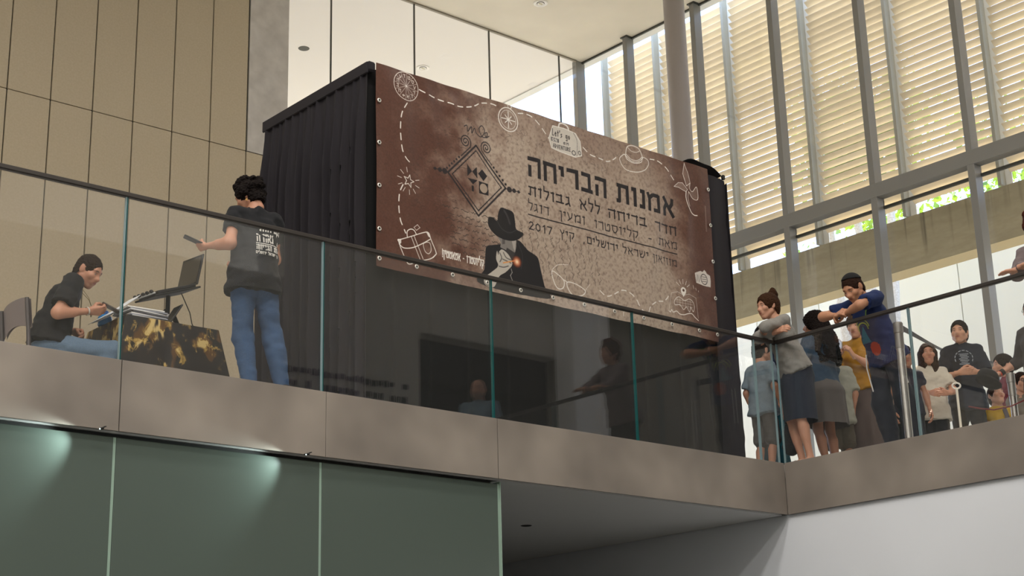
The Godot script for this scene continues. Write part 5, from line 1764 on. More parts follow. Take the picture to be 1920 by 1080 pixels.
	if kind == "trousers" or kind == "shorts":
		var tr = Field.new(lo, Vector3(hi.x, pel.y + 0.25, hi.z), cell + 0.001, 0.014)
		var e = p.get("leg_loose", 0.012)
		if p.get("hem", -0.07) > -0.05:
			tr.cap(pel + rt * 0.065 * k * wide + up * 0.06 * k, pel - rt * 0.065 * k * wide + up * 0.06 * k, 0.092 * k * fat + 0.008, 0.092 * k * fat + 0.008)
		for i in 2:
			tr.egg(knee[i] + Vector3(0, 0, 0.004), Vector3.ONE * (0.058 * k * fat + e * 0.8))
		tr.cap(pel + rt * 0.065 * k * wide - up * 0.03 * k, pel - rt * 0.065 * k * wide - up * 0.03 * k, 0.098 * k * fat + minf(e, 0.01), 0.098 * k * fat + minf(e, 0.01))
		if fem or p.has("seat"):
			for sd in [-1.0, 1.0]:
				tr.egg(pel + rt * sd * 0.065 * k - fw * 0.05 * k - up * 0.05 * k, Vector3(0.085, 0.09, 0.085) * k * fat)
		for i in 2:
			tr.cap(hip[i], knee[i], 0.080 * k * fat + minf(e, 0.014), 0.056 * k * fat + e, false, kind == "shorts")
			if kind == "trousers":
				var cf = knee[i].lerp(ank[i], 0.25) - Vector3(0, 0, 0.012)
				tr.cap(cf, knee[i].lerp(ank[i], 0.6), 0.054 * k * fat + e, 0.042 * k + e)
				tr.cap(knee[i], ank[i] + Vector3(0, -0.03, 0), 0.055 * k * fat + e, 0.044 * k + e * p.get("flare", 1.0), false, true)
		var tg = Geo.new()
		tr.geo(tg, Transform3D(), Color.WHITE, 0.009, int(H * 577.0))
		part(t, kind, tg, p.legs_mat)
	elif kind == "skirt":
		var y0 = pel.y + 0.09 * k
		var y1 = p.get("skirt_to", 0.45)
		var fl = p.get("flare", 1.15)
		var hemc = (ank[0] + ank[1]) * 0.5
		var tg = Geo.new().sheet(96, 26, func(u, v):
			var a = TAU * u
			var w = lerpf(0.142, 0.19 * fl, smoothstep(0.0, 0.35, v)) + (fl - 1.0) * 0.12 * v
			var r = w * k * (1.0 + p.get("pleat", 0.03) * v * (sin(a * 7.0 + 1.0) + 0.6 * sin(a * 13.0)))
			var c = Vector3(pel.x, 0, pel.z).lerp(Vector3(hemc.x, 0, hemc.z + 0.02), v)
			return c + Vector3(cos(a) * r * 1.08, lerpf(y0, y1, v), sin(a) * r * 0.90 - 0.02 * sin(PI * minf(v * 2.5, 1.0)) * k), true)
		part(t, "skirt", tg, p.legs_mat)
	# shoes
	if p.get("shoes", true):
		for i in 2:
			var toe = (p.get("toe_l" if i == 0 else "toe_r", Vector3(0.03 * (1.0 - 2.0 * i), 0, 1))).normalized()
			var a0 = Vector3(ank[i].x, ank[i].y - 0.085 * k, ank[i].z)
			var sb = Basis(Vector3.UP, atan2(toe.x, toe.z)) * Basis.from_scale(Vector3.ONE * k)
			var so = part(t, "shoe", shoe_template(), p.get("shoe_mat", M.dark))
			so.transform = Transform3D(sb, a0)
	hair(t, p, xf, N, fw, up)
	t.set_meta("head_at", xf)
	return {"node": t, "wrist": wri, "elbow": elb, "head": xf, "neck": N, "pelvis": pel, "up": up, "fw": fw, "rt": rt, "top": top, "knee": knee, "k": k}


func hair(t, p, xf, N, fw, up):
	var kind = p.get("hair_kind", "short")
	if kind == "none":
		return
	var rg = RandomNumberGenerator.new()
	rg.seed = int(p.tall * 1000.0) + kind.length()
	var lowest = -0.13
	if kind in ["long", "curly_long"]:
		lowest = -p.get("hair_to", 0.36)
	var f = Field.new(Vector3(-0.17, lowest - 0.05, -0.22), Vector3(0.17, 0.22, 0.15), 0.0055, 0.007)
	var thick = p.get("thick", 0.009 if kind == "short" else 0.016)
	f.egg(Vector3(0, 0.03, -0.015), Vector3(0.072, 0.088, 0.094) + Vector3.ONE * thick)
	f.egg(Vector3(0, -0.03, -0.05), Vector3(0.066, 0.07, 0.055) + Vector3.ONE * thick * 0.7)
	# the face, the ears and the nape stay free
	f.egg(Vector3(0, -0.055, 0.095), Vector3(0.069, p.get("brow", 0.124), 0.087), Basis(), true)
	if kind in ["short", "bun", "cap", "tied"]:
		f.egg(Vector3(0, -0.075, 0.0), Vector3(0.12, 0.062, 0.055), Basis(Vector3.RIGHT, -0.3), true)
		f.cut(Vector3(0, -0.075, 0), Vector3(0, -1, 0.25).normalized())
	if kind == "bun":
		f.egg(Vector3(0.0, 0.125, -0.085), Vector3(0.038, 0.040, 0.040))
		f.egg(Vector3(0.012, 0.155, -0.085), Vector3(0.02, 0.028, 0.02), Basis(Vector3.BACK, 0.4))
		f.egg(Vector3(-0.01, 0.11, -0.12), Vector3(0.026, 0.026, 0.026))
		f.egg(Vector3(0, 0.02, -0.075), Vector3(0.066, 0.07, 0.05))
		f.cap(Vector3(0, 0.08, -0.07), Vector3(0, 0.12, -0.085), 0.03, 0.026)
	elif kind == "tied":
		f.egg(Vector3(0, -0.01, -0.115), Vector3(0.04, 0.045, 0.035))
	elif kind == "curly":
		for i in 80:
			var a = rg.randf() * TAU
			var b = rg.randf_range(-0.35, 1.0)
			var d = Vector3(cos(a) * sqrt(1.0 - b * b), b, sin(a) * sqrt(1.0 - b * b))
			if d.z > 0.35 and d.y < 0.55:
				continue
			f.egg(Vector3(0, 0.04, -0.025) + d * Vector3(0.094, 0.108, 0.112), Vector3.ONE * rg.randf_range(0.014, 0.027))
		f.egg(Vector3(0, -0.055, 0.095), Vector3(0.062, 0.105, 0.082), Basis(), true)
		f.cut(Vector3(0, -0.07, 0), Vector3(0, -1, 0.1).normalized())
	elif kind == "long" or kind == "curly_long":
		if kind == "curly_long":
			f.egg(Vector3(0, -0.17, -0.125), Vector3(0.095, 0.16, 0.04))
		var n = 26 if kind == "long" else 40
		var spread = p.get("spread", 1.0)
		for i in n:
			var a = lerpf(p.get("hair_from", 0.15) * PI, (2.0 - p.get("hair_from", 0.15)) * PI, (i + 0.5) / n)
			# a = 0 is the face
			var d = Vector3(sin(a), 0, cos(a))
			var q0 = Vector3(0, 0.02, -0.02) + d * Vector3(0.078, 0, 0.088)
			var q1 = Vector3(0, -0.12, -0.045 if kind == "long" else -0.065) + d * Vector3(0.085, 0, 0.07) * spread
			var q2 = Vector3(0, lowest + rg.randf_range(0.0, 0.06), -0.06 if kind == "long" else -0.105) + d * Vector3(0.10, 0, 0.075) * spread
			var r = rg.randf_range(0.016, 0.022)
			f.cap(q0, q1, 0.02, r)
			if kind == "long":
				f.cap(q1, q2, r, r * 0.6)
			else:
				var m = 5
				var last = q1
				for j in m:
					var nx = q1.lerp(q2, (j + 1.0) / m) + Vector3(rg.randf_range(-1, 1), 0, rg.randf_range(-1, 1)) * 0.018
					f.cap(last, nx, r * 1.1, r * rg.randf_range(0.8, 1.25))
					last = nx
	var g = Geo.new()
	f.geo(g, xf, Color.WHITE, 0.009 if kind.begins_with("c") else 0.0045, int(p.tall * 333.0), null, 38.0)
	var hm = grain(Color(0.35, 0.35, 0.35), Color.WHITE, 0.1, 0.06, 0.55, 0.0, 41, 0.0, false, 4)
	hm.albedo_color = Color(p.hair.r * 1.25, p.hair.g * 1.25, p.hair.b * 1.25)
	hm.uv1_scale = Vector3(22, 5, 22)
	hm.roughness = 0.85
	hm.metallic_specular = 0.3
	part(t, "hair", g, hm)


# flat print on a garment: strokes in metres, x along the figure's right-hand side of the print, y down from the neck
func print_on(t, fld, pr, pel, up, rt, fw, k):
	for lay in pr:
		var g = Geo.new()
		var back = lay.get("back", false)
		var dir = fw if back else -fw
		var ex = rt
		if back:
			ex = -rt
		else:
			ex = rt
		if lay.get("mirror", false): ex = -ex
		var c0 = pel + up * lay.y + rt * lay.get("x", 0.0)
		for st in lay.strokes:
			var n = 0
			for i in range(0, st.size() - 3, 2):
				var a = Vector2(st[i], st[i + 1])
				var b = Vector2(st[i + 2], st[i + 3])
				var m = maxi(1, int(a.distance_to(b) / 0.02))
				for j in m:
					var q = [a.lerp(b, float(j) / m), a.lerp(b, float(j + 1) / m)]
					var d = (b - a).normalized()
					var nn = Vector2(-d.y, d.x) * lay.w * 0.5
					var ps = []
					for w in [q[0] - nn - d * lay.w * 0.4, q[1] - nn + d * lay.w * 0.4, q[1] + nn + d * lay.w * 0.4, q[0] + nn - d * lay.w * 0.4]:
						var h = fld.hit(c0 + ex * w.x - up * w.y - dir * 0.4, dir, 0.8)
						if h != null:
							ps.append(h - dir * 0.006)
					if ps.size() == 4:
						g.face(ps, -dir)
		if g.v.size():
			part(t, lay.get("name", "print"), g, flat(lay.color, 0.8))


func glyphs(s, x0, y0, size, wide):
	var out = []
	var total = 0.0
	for ch in s:
		total += Strokes.width(ch) + 0.28
	var k = wide / (total - 0.28)
	var x = x0
	for ch in s:
		if Strokes.table().has(ch):
			for st in Strokes.table()[ch][1]:
				var q = []
				for i in range(0, st.size(), 2):
					q.append(x + st[i] * k)
					q.append(y0 + st[i + 1] * size)
				out.append(q)
		x += (Strokes.width(ch) + 0.28) * k
	return out


func own(at, face, w):
	var f = Vector3(face.x, 0, face.y).normalized()
	var l = Vector3(f.z, 0, -f.x)
	var d = w - at
	return Vector3(d.dot(l), d.y, d.dot(f))


func who(label, p):
	for i in ["l", "r"]:
		if p.has("w" + i):
			p["hand_" + i] = own(p.at, p.face, p["w" + i])
	return person(label, p)


func to_world(p, v):
	return Transform3D(Basis(Vector3.UP, atan2(p.face.x, p.face.y)), p.at) * v


func phone_at(at, b, label, col):
	var t = thing("phone", label, "phone", at)
	t.basis = b
	part(t, "case", Geo.new().box(Vector3.ZERO, Vector3(0.07, 0.142, 0.009), Basis(), 0.004), flat(col, 0.4))
	part(t, "screen", Geo.new().box(Vector3(0, 0, 0.005), Vector3(0.062, 0.13, 0.001)), flat(Color(0.05, 0.06, 0.07), 0.1))
	return t


func people():
	var jeans = cloth(Color(0.22, 0.325, 0.46), 0.2, 61, 0.14)
	var dark_cloth = cloth(Color(0.065, 0.07, 0.088), 0.15, 62)
	var tan = Color(0.72, 0.52, 0.42)
	var fair = Color(0.78, 0.58, 0.48)
	var olive = Color(0.62, 0.44, 0.34)
	var brown_hair = Color(0.20, 0.13, 0.09)
	var black_hair = Color(0.10, 0.07, 0.06)
	# 1 woman with her back turned
	var st2 = []
	st2.append_array(glyphs("tvxrtvp", -0.085, -0.05, 0.045, 0.20))
	st2.append_array(glyphs("hrvan lA", -0.11, 0.02, 0.056, 0.215))
	var st3 = [[-0.115, 0.091, 0.12, 0.091]]
	st3.append_array(glyphs("hxyrbh tvnma", -0.115, 0.102, 0.036, 0.23))
	var st4 = glyphs("MylSvry larSy Nvayzvm", -0.12, 0.153, 0.018, 0.24)
	var wh = Color(0.86, 0.85, 0.82)
	var P = {"at": Vector3(-4.915, 0, -0.57), "face": Vector2(0.12, -1), "tall": 1.63, "kind": "f", "skin": tan, "hair": black_hair, "hair_kind": "curly",
		"top_mat": dark_cloth, "sleeve": 0.55, "hem": -0.12, "legs": "trousers", "legs_mat": jeans, "seat": true, "fat": 1.06, "wide": 1.04, "leg_loose": 0.008, "loose": 0.02,
		"head": Vector3(38, 24, 0), "wl": Vector3(-5.20, 1.12, -0.74), "wr": Vector3(-4.84, 1.06, -0.84), "elbow_l": Vector3(0.35, -1, -0.2), "elbow_r": Vector3(-0.8, -0.7, -0.3),
		"grip_l": "grip", "grip_r": "grip", "palm_l": Vector3(-0.6, 0.6, 0.2), "palm_r": Vector3(0.6, 0.6, 0.2), "cell": 0.0135, "foot_r": Vector3(-0.21, 0, -0.04), "foot_l": Vector3(0.01, 0, 0.02),
		"print": [{"back": true, "y": 0.315, "x": -0.075, "strokes": st2, "w": 0.010, "color": wh}, {"back": true, "y": 0.315, "x": -0.075, "strokes": st3, "w": 0.007, "color": wh}, {"back": true, "y": 0.315, "x": -0.075, "strokes": st4, "w": 0.004, "color": wh}]}
	var r = who("standing woman seen from behind in black T-shirt with white Hebrew print and jeans", P)
	part(r.node, "earring", Geo.new().tube([r.head * Vector3(0.082, -0.045, -0.01), r.head * Vector3(0.083, -0.065, -0.006), r.head * Vector3(0.082, -0.047, 0.0)], 0.003, 6), flat(Color(0.8, 0.65, 0.3), 0.3, 0.8))
	phone_at(to_world(P, r.wrist[0]) + Vector3(-0.07, 0.045, -0.06), Basis.from_euler(Vector3(-1.2, 1.2, 0)), "dark phone in the hand of the woman seen from behind", Color(0.12, 0.12, 0.13))
	# 2 seated man
	P = {"at": Vector3(-5.84, 0, -1.78), "face": Vector2(0.93, 0.38), "tall": 1.70, "kind": "m", "skin": tan, "hair": Color(0.17, 0.12, 0.09), "hair_kind": "short", "thick": 0.006,
		"pelvis": Vector3(0, 0.51, -0.02), "lean": 11.0, "hunch": 0.06, "neck": Vector3(0, 0.5, 0.85), "head": Vector3(-30, 30, 0), "look": Vector3(0, -0.5, 1),
		"foot_l": Vector3(0.14, 0, 0.34), "foot_r": Vector3(-0.14, 0, 0.36), "wr": Vector3(-5.665, 0.76, -1.55), "wl": Vector3(-5.66, 0.665, -1.80), "elbow_r": Vector3(-0.5, -1, -0.7), "elbow_l": Vector3(0.5, -1, -0.5),
		"reach_r": Vector3(0.05, 0.1, 1), "palm_r": Vector3(0.7, 0.7, 0), "grip_r": "grip", "grip_l": "clasp", "palm_l": Vector3(-0.7, -0.6, 0), "reach_l": Vector3(-0.5, -0.3, 0.8),
		"top_mat": cloth(Color(0.05, 0.052, 0.062), 0.15, 63), "sleeve": 0.72, "vee": 0.10, "legs": "trousers", "legs_mat": cloth(Color(0.36, 0.44, 0.52), 0.2, 64, 0.12), "hem": 0.0, "loose": 0.03, "cell": 0.0135, "beard": 0.12}
	r = who("seated man in black polo shirt looking down at a phone beside the laptop table", P)
	var nk = r.neck
	var pend = nk + Vector3(-0.02, -0.23, 0.13)
	part(r.node, "necklace", Geo.new().tube([nk + Vector3(0.05, -0.02, 0.03), nk + Vector3(0.01, -0.12, 0.115), pend + Vector3(0, 0.03, 0.01), nk + Vector3(-0.045, -0.12, 0.11), nk + Vector3(-0.06, -0.02, 0.03)], 0.002, 5), flat(Color(0.6, 0.55, 0.4), 0.3, 0.7))
	var pr = []
	for i in 17:
		pr.append(pend + Vector3(cos(TAU * i / 16), sin(TAU * i / 16), 0.15) * 0.024)
	part(r.node, "pendant", Geo.new().tube(pr, 0.0045, 6, false), flat(Color(0.55, 0.5, 0.36), 0.3, 0.8))
	var bd = (r.wrist[1] - r.elbow[1]).normalized()
	part(r.node, "bracelet", Geo.new().tube([r.wrist[1] - bd * 0.02, r.wrist[1] - bd * 0.008], 0.031, 14, false), flat(Color(0.75, 0.72, 0.68), 0.6))
	part(r.node, "collar", Geo.new().tube([nk + Vector3(0.0, 0.0, 0.055), nk + Vector3(0.062, 0.008, 0.0), nk + Vector3(0.035, 0.025, -0.058), nk + Vector3(-0.035, 0.025, -0.058), nk + Vector3(-0.062, 0.008, 0.0), nk + Vector3(-0.01, -0.005, 0.055)], 0.017, 7, true, 1.4), dark_cloth)
	phone_at(to_world(P, r.wrist[1]) + Vector3(0.155, 0.045, 0.02), Basis.from_euler(Vector3(-1.15, 1.3, 0)), "phone held out by the seated man", Color(0.35, 0.32, 0.30))
	# 3 girl in grey leaning on the corner
	P = {"at": Vector3(0.25, 0, 0.0), "face": Vector2(-0.93, -0.36), "tall": 1.57, "kind": "f", "skin": fair, "hair": Color(0.27, 0.17, 0.10), "hair_kind": "bun",
		"top_mat": cloth(Color(0.56, 0.55, 0.53), 0.25, 65, 0.08), "sleeve": 1.75, "legs": "skirt", "legs_mat": cloth(Color(0.08, 0.125, 0.20), 0.2, 66, 0.12), "skirt_to": 0.39, "flare": 0.92, "pleat": 0.012, "hem": -0.03,
		"lean": 20.0, "neck": Vector3(0, 0.8, 0.6), "head": Vector3(4, 8, 0), "wl": Vector3(-0.02, 1.135, -0.10), "wr": Vector3(-0.06, 1.135, 0.10), "elbow_l": Vector3(0.5, -0.3, 1), "elbow_r": Vector3(-0.3, -0.5, 1),
		"reach_l": Vector3(-1, 0, 0.1), "palm_l": Vector3(0, -1, 0.2), "reach_r": Vector3(1, 0.05, 0.0), "palm_r": Vector3(0, -0.4, -1), "grip_l": "flat", "grip_r": "relaxed", "shoes": false, "cell": 0.0135}
	r = who("girl with a hair bun in grey sweater and denim skirt leaning on the railing corner", P)
	for i in 2:
		part(r.node, "sandal", Geo.new().box(Vector3((0.085 - 0.17 * i), 0.012, 0.03), Vector3(0.085, 0.022, 0.23), Basis(), 0.01), flat(Color(0.42, 0.27, 0.2), 0.6))
	# 4 boy behind the glass
	P = {"at": Vector3(0.55, 0, -0.64), "face": Vector2(0.9, 0.05), "tall": 1.32, "kind": "m", "skin": tan, "hair": black_hair, "hair_kind": "short",
		"top_mat": cloth(Color(0.46, 0.53, 0.58), 0.2, 67), "sleeve": 0.85, "legs": "shorts", "legs_mat": cloth(Color(0.30, 0.29, 0.29), 0.2, 68), "leg_loose": 0.028, "loose": 0.024, "hem": -0.12, "head": Vector3(-8, 6, 0), "fat": 0.95}
	r = who("boy in pale blue T-shirt and shorts seen through the glass at the railing corner", P)
	var t = thing("bag", "black cloth bag hanging from the hand of the boy in pale blue", "bag", to_world(P, r.wrist[1]) + Vector3(0.06, -0.17, 0.02))
	var bf = Field.new(Vector3(-0.25, -0.42, -0.2), Vector3(0.25, 0.2, 0.2), 0.012, 0.02)
	bf.cap(Vector3(0, -0.04, 0), Vector3(0.01, -0.20, 0), 0.055, 0.09)
	part(t, "bag_body", bf.geo(Geo.new(), Transform3D(), Color.WHITE, 0.015, 4), M.black_cloth)
	part(t, "strap", Geo.new().tube([Vector3(-0.05, -0.02, 0), Vector3(-0.055, 0.06, 0), Vector3(-0.02, 0.095, 0), Vector3(0.03, 0.04, 0), Vector3(0.05, -0.03, 0)], 0.012, 6), M.black_cloth)
	# 5 girl with a clip
	P = {"at": Vector3(1.14, 0, -1.0), "face": Vector2(-0.9, -0.3), "tall": 1.63, "kind": "f", "skin": fair, "hair": black_hair, "hair_kind": "tied", "brow": 0.125,
		"top_mat": cloth(Color(0.10, 0.14, 0.24), 0.2, 69), "legs": "trousers", "legs_mat": cloth(Color(0.10, 0.33, 0.38), 0.2, 70), "head": Vector3(0, 15, 0), "cell": 0.018}
	r = who("dark-haired girl with a red hair clip half hidden behind the bun-haired girl's elbow", P)
	part(r.node, "hair_clip", Geo.new().box(r.head * Vector3(0.02, 0.125, -0.01), Vector3(0.05, 0.022, 0.03), Basis(Vector3.UP, 0.5), 0.006), flat(Color(0.75, 0.1, 0.16), 0.4))
	# 6 girl with long curly hair
	P = {"at": Vector3(0.80, 0, -0.14), "face": Vector2(0.1, -1), "tall": 1.50, "kind": "f", "skin": olive, "hair": Color(0.11, 0.075, 0.065), "hair_kind": "curly_long", "hair_to": 0.40, "hair_from": 0.38, "thick": 0.032, "spread": 1.5,
		"top_mat": cloth(Color(0.16, 0.26, 0.35), 0.22, 71, 0.14), "sleeve": 1.25, "loose": 0.024, "hem": -0.16, "legs": "skirt", "legs_mat": cloth(Color(0.34, 0.32, 0.31), 0.2, 72, 0.1), "skirt_to": 0.44, "flare": 1.12, "pleat": 0.035,
		"head": Vector3(30, 0, 0), "wl": Vector3(0.66, 0.98, -0.36), "wr": Vector3(1.02, 0.72, -0.22), "shoes": true}
	r = who("girl with long curly dark hair seen from behind in denim shirt and grey skirt", P)
	# 7 child behind her
	P = {"at": Vector3(1.19, 0, -0.29), "face": Vector2(0.5, -0.9), "tall": 1.30, "kind": "m", "skin": tan, "hair": brown_hair, "hair_kind": "short", "top_mat": cloth(Color(0.58, 0.58, 0.53), 0.2, 73), "sleeve": 0.9, "loose": 0.032, "hem": -0.2,
		"legs": "shorts", "legs_mat": cloth(Color(0.34, 0.31, 0.26), 0.2, 74), "leg_loose": 0.04, "cell": 0.018}
	who("small child in loose off-white T-shirt standing behind the curly-haired girl", P)
	# 8 woman in mustard
	P = {"at": Vector3(1.66, 0, -0.32), "face": Vector2(-1, 0.25), "tall": 1.655, "kind": "f", "skin": fair, "hair": Color(0.33, 0.26, 0.21), "hair_kind": "tied", "smile": true, "top_mat": cloth(Color(0.66, 0.47, 0.06), 0.2, 75), "sleeve": 1.35, "loose": 0.02,
		"legs": "skirt", "legs_mat": cloth(Color(0.32, 0.27, 0.25), 0.2, 76), "skirt_to": 0.12, "flare": 1.25, "pleat": 0.05, "hem": 0.02, "lean": 4.0, "head": Vector3(6, 10, 0),
		"wl": Vector3(1.40, 1.21, -0.22), "wr": Vector3(1.37, 1.19, -0.37), "elbow_l": Vector3(0.3, -1, -0.1), "elbow_r": Vector3(-0.3, -1, 0), "reach_l": Vector3(-0.2, 0.75, 0.6), "reach_r": Vector3(0.2, 0.75, 0.6), "palm_l": Vector3(-0.8, 0.2, 0.3), "palm_r": Vector3(0.8, 0.2, 0.3), "grip_l": "grip", "grip_r": "grip"}
	r = who("laughing woman in mustard top and long brown skirt looking at a phone", P)
	phone_at(Vector3(1.32, 1.30, -0.29), Basis.from_euler(Vector3(-0.3, 0.9, 0.9)), "white phone held up by the woman in mustard", Color(0.85, 0.84, 0.82))
	part(r.node, "shoulder_bag", Geo.new().ball(r.pelvis + Vector3(-0.03, 0.03, -0.22), Vector3(0.10, 0.15, 0.05), 10, 14).tube([r.pelvis + Vector3(-0.03, 0.17, -0.22), r.neck + Vector3(0.14, -0.04, -0.02)], 0.012, 6), cloth(Color(0.30, 0.18, 0.12), 0.2, 79))
	# 9 boy in the skullcap
	var star = []
	for i in 7:
		star.append([0.03 * cos(i) - 0.02, 0.02 * i, -0.02 + 0.05 * sin(i * 2.0), 0.05 + 0.02 * i])
	var hump = []
	for i in 20:
		var a = PI * i / 19.0
		hump.append([-0.03 + 0.075 * cos(a), 0.10 - 0.07 * sin(a), -0.03 + 0.075 * cos(a + 0.17), 0.10 - 0.07 * sin(a + 0.17)])
		hump.append([-0.03 + 0.06 * cos(a), 0.12 - 0.06 * sin(a), -0.03 + 0.06 * cos(a + 0.17), 0.12 - 0.06 * sin(a + 0.17)])
	var teal = []
	for i in 9:
		teal.append([-0.03, 0.10, -0.10 + 0.014 * i, 0.23])
	var ball = []
	for i in 9:
		var h = sqrt(maxf(0.0, 1.0 - pow((i - 4) / 4.5, 2.0)))
		ball.append([-0.01 + 0.011 * i, 0.30 - 0.055 * h, -0.01 + 0.011 * i, 0.30 + 0.055 * h])
	P = {"at": Vector3(0.43, 0, 0.84), "face": Vector2(-0.95, -0.2), "tall": 1.60, "kind": "m", "skin": Color(0.76, 0.55, 0.43), "hair": Color(0.22, 0.14, 0.10), "hair_kind": "short", "thick": 0.007,
		"top_mat": cloth(Color(0.07, 0.155, 0.34), 0.2, 77), "sleeve": 0.7, "hem": -0.1, "loose": 0.022, "legs": "trousers", "legs_mat": cloth(Color(0.075, 0.10, 0.155), 0.2, 78), "leg_loose": 0.026,
		"lean": 24.0, "neck": Vector3(0, 0.5, 0.85), "head": Vector3(8, 38, 0), "look": Vector3(0, -0.5, 1), "wl": Vector3(0.045, 1.155, 0.73), "wr": Vector3(0.045, 1.165, 0.66), "elbow_l": Vector3(1, 0.0, 0.3), "elbow_r": Vector3(-1, 0.0, 0.3), "shrug_l": 0.02, "shrug_r": 0.02,
		"reach_l": Vector3(-1, 0.1, 0.25), "palm_l": Vector3(0, -1, -0.3), "reach_r": Vector3(1, 0.15, 0.2), "palm_r": Vector3(0.1, -0.7, -1), "grip_l": "clasp", "grip_r": "clasp", "cell": 0.0135, "foot_l": Vector3(0.12, 0, -0.12), "foot_r": Vector3(-0.08, 0, -0.02),
		"print": [{"y": 0.36, "x": 0.0, "strokes": hump, "w": 0.012, "color": Color(0.62, 0.66, 0.25), "name": "print_arch"}, {"y": 0.36, "strokes": teal, "w": 0.012, "color": Color(0.12, 0.45, 0.55), "name": "print_rays"}, {"y": 0.36, "strokes": ball, "w": 0.0125, "color": Color(0.72, 0.22, 0.10), "name": "print_ball"}, {"y": 0.42, "x": 0.10, "strokes": [[-0.05, 0.09, -0.02, 0.0], [-0.02, 0.0, 0.03, -0.05]], "w": 0.014, "color": Color(0.5, 0.66, 0.3), "name": "print_streak"}]}
	r = who("boy in black skullcap and blue printed T-shirt leaning on the right handrail with clasped hands", P)
	part(r.node, "stripe", Geo.new().tube([r.pelvis + Vector3(0.19, 0.0, 0.05), r.pelvis + Vector3(0.198, -0.12, 0.03), r.pelvis.lerp(r.knee[0], 0.75) + Vector3(0.125, 0, 0.02)], 0.006, 5), flat(Color(0.88, 0.87, 0.85), 0.8))
	part(r.node, "stripe", Geo.new().tube([r.pelvis + Vector3(-0.10, -0.02, 0.135), r.pelvis + Vector3(-0.105, -0.14, 0.135), r.pelvis.lerp(r.knee[1], 0.8) + Vector3(-0.02, 0, 0.085)], 0.006, 5), flat(Color(0.88, 0.87, 0.85), 0.8))
	var cap = Field.new(Vector3(-0.14, 0.0, -0.17), Vector3(0.14, 0.17, 0.14), 0.006, 0.005)
	cap.egg(Vector3(0, 0.03, -0.015), Vector3(0.088, 0.104, 0.11))
	cap.cut(Vector3(0, 0.075, -0.02), Vector3(0, -1, 0.55).normalized())
	part(r.node, "skullcap", cap.geo(Geo.new(), r.head), cloth(Color(0.05, 0.05, 0.055), 0.2, 80))
	# 10 child between the posts
	P = {"at": Vector3(1.84, 0, 0.04), "face": Vector2(-0.5, 0.6), "tall": 1.30, "kind": "m", "skin": olive, "hair": black_hair, "hair_kind": "short", "top_mat": cloth(Color(0.10, 0.11, 0.17), 0.2, 81), "legs_mat": dark_cloth, "cell": 0.018}
	who("dark-haired child in navy shirt glimpsed between the two metal posts", P)
	# 11 girl in white
	P = {"at": Vector3(2.46, 0, -0.12), "face": Vector2(-0.55, 0.75), "tall": 1.45, "kind": "f", "skin": Color(0.74, 0.53, 0.43), "hair": Color(0.20, 0.125, 0.10), "hair_kind": "long", "hair_to": 0.44, "smile": true, "spread": 0.95,
		"top_mat": cloth(Color(0.80, 0.77, 0.71), 0.2, 82, 0.05), "sleeve": 0.75, "loose": 0.026, "hem": -0.12, "legs_mat": dark_cloth, "head": Vector3(-12, -6, 0), "look": Vector3(-0.1, 0.3, 1), "wl": Vector3(2.36, 0.90, 0.14), "wr": Vector3(2.20, 0.90, 0.05), "elbow_l": Vector3(0.7, -0.5, -0.3), "reach_l": Vector3(-1, 0, 0.3), "palm_l": Vector3(0, 0.2, -1)}
	who("smiling girl with long brown hair and white T-shirt by the metal post", P)
	# 12 boy in navy
	var em = []
	for i in 26:
		var a = PI * 0.9 + PI * 1.2 * i / 25.0
		if i % 3 != 2:
			em.append([0.085 * cos(a), 0.09 + 0.085 * sin(a), 0.085 * cos(a + 0.09), 0.09 + 0.085 * sin(a + 0.09)])
	for i in 7:
		em.append([-0.045 + 0.01 * (i % 3), 0.045 + 0.017 * i, 0.045 - 0.012 * (i % 2), 0.045 + 0.017 * i])
	P = {"at": Vector3(2.90, 0, -0.01), "face": Vector2(-0.75, 0.62), "tall": 1.73, "kind": "m", "wide": 0.87, "fat": 0.92, "skin": Color(0.78, 0.58, 0.47), "hair": Color(0.13, 0.09, 0.07), "hair_kind": "short", "thick": 0.012, "top_mat": cloth(Color(0.10, 0.125, 0.18), 0.2, 83), "sleeve": 0.8, "loose": 0.022, "hem": -0.12,
		"legs_mat": cloth(Color(0.07, 0.075, 0.09), 0.2, 84), "head": Vector3(-20, 0, 0), "wl": Vector3(2.75, 1.15, 0.22), "wr": Vector3(2.64, 1.15, 0.10), "elbow_l": Vector3(0.5, -1, -0.2), "elbow_r": Vector3(-0.5, -1, -0.2), "reach_l": Vector3(-1, 0.05, 0.3), "reach_r": Vector3(1, 0.05, 0.3), "palm_l": Vector3(0, 0.3, -1), "palm_r": Vector3(0, 0.3, -1), "grip_l": "relaxed", "grip_r": "relaxed",
		"print": [{"y": 0.47, "strokes": em, "w": 0.008, "color": Color(0.62, 0.65, 0.68), "name": "print_emblem"}]}
	who("tall boy in navy T-shirt with white round emblem, hands together", P)
	# 13 boy in dark red
	P = {"at": Vector3(4.05, 0, -0.24), "face": Vector2(-0.75, -0.55), "tall": 1.61, "kind": "m", "skin": fair, "hair": Color(0.15, 0.10, 0.085), "hair_kind": "short", "thick": 0.016, "top_mat": cloth(Color(0.45, 0.14, 0.20), 0.2, 85), "legs_mat": dark_cloth, "cell": 0.018, "loose": 0.02}
	who("boy in dark red shirt seen in profile facing left near the right edge", P)
	# 14 child in yellow
	P = {"at": Vector3(3.28, 0, 0.08), "face": Vector2(-0.7, 0.75), "tall": 1.11, "kind": "m", "skin": fair, "hair": Color(0.24, 0.14, 0.11), "hair_kind": "short", "top_mat": cloth(Color(0.75, 0.60, 0.06), 0.2, 86), "legs_mat": dark_cloth, "head": Vector3(15, -18, 0), "cell": 0.018, "look": Vector3(0, 0.3, 1)}
	r = who("small child in yellow shirt with dark straps looking up", P)
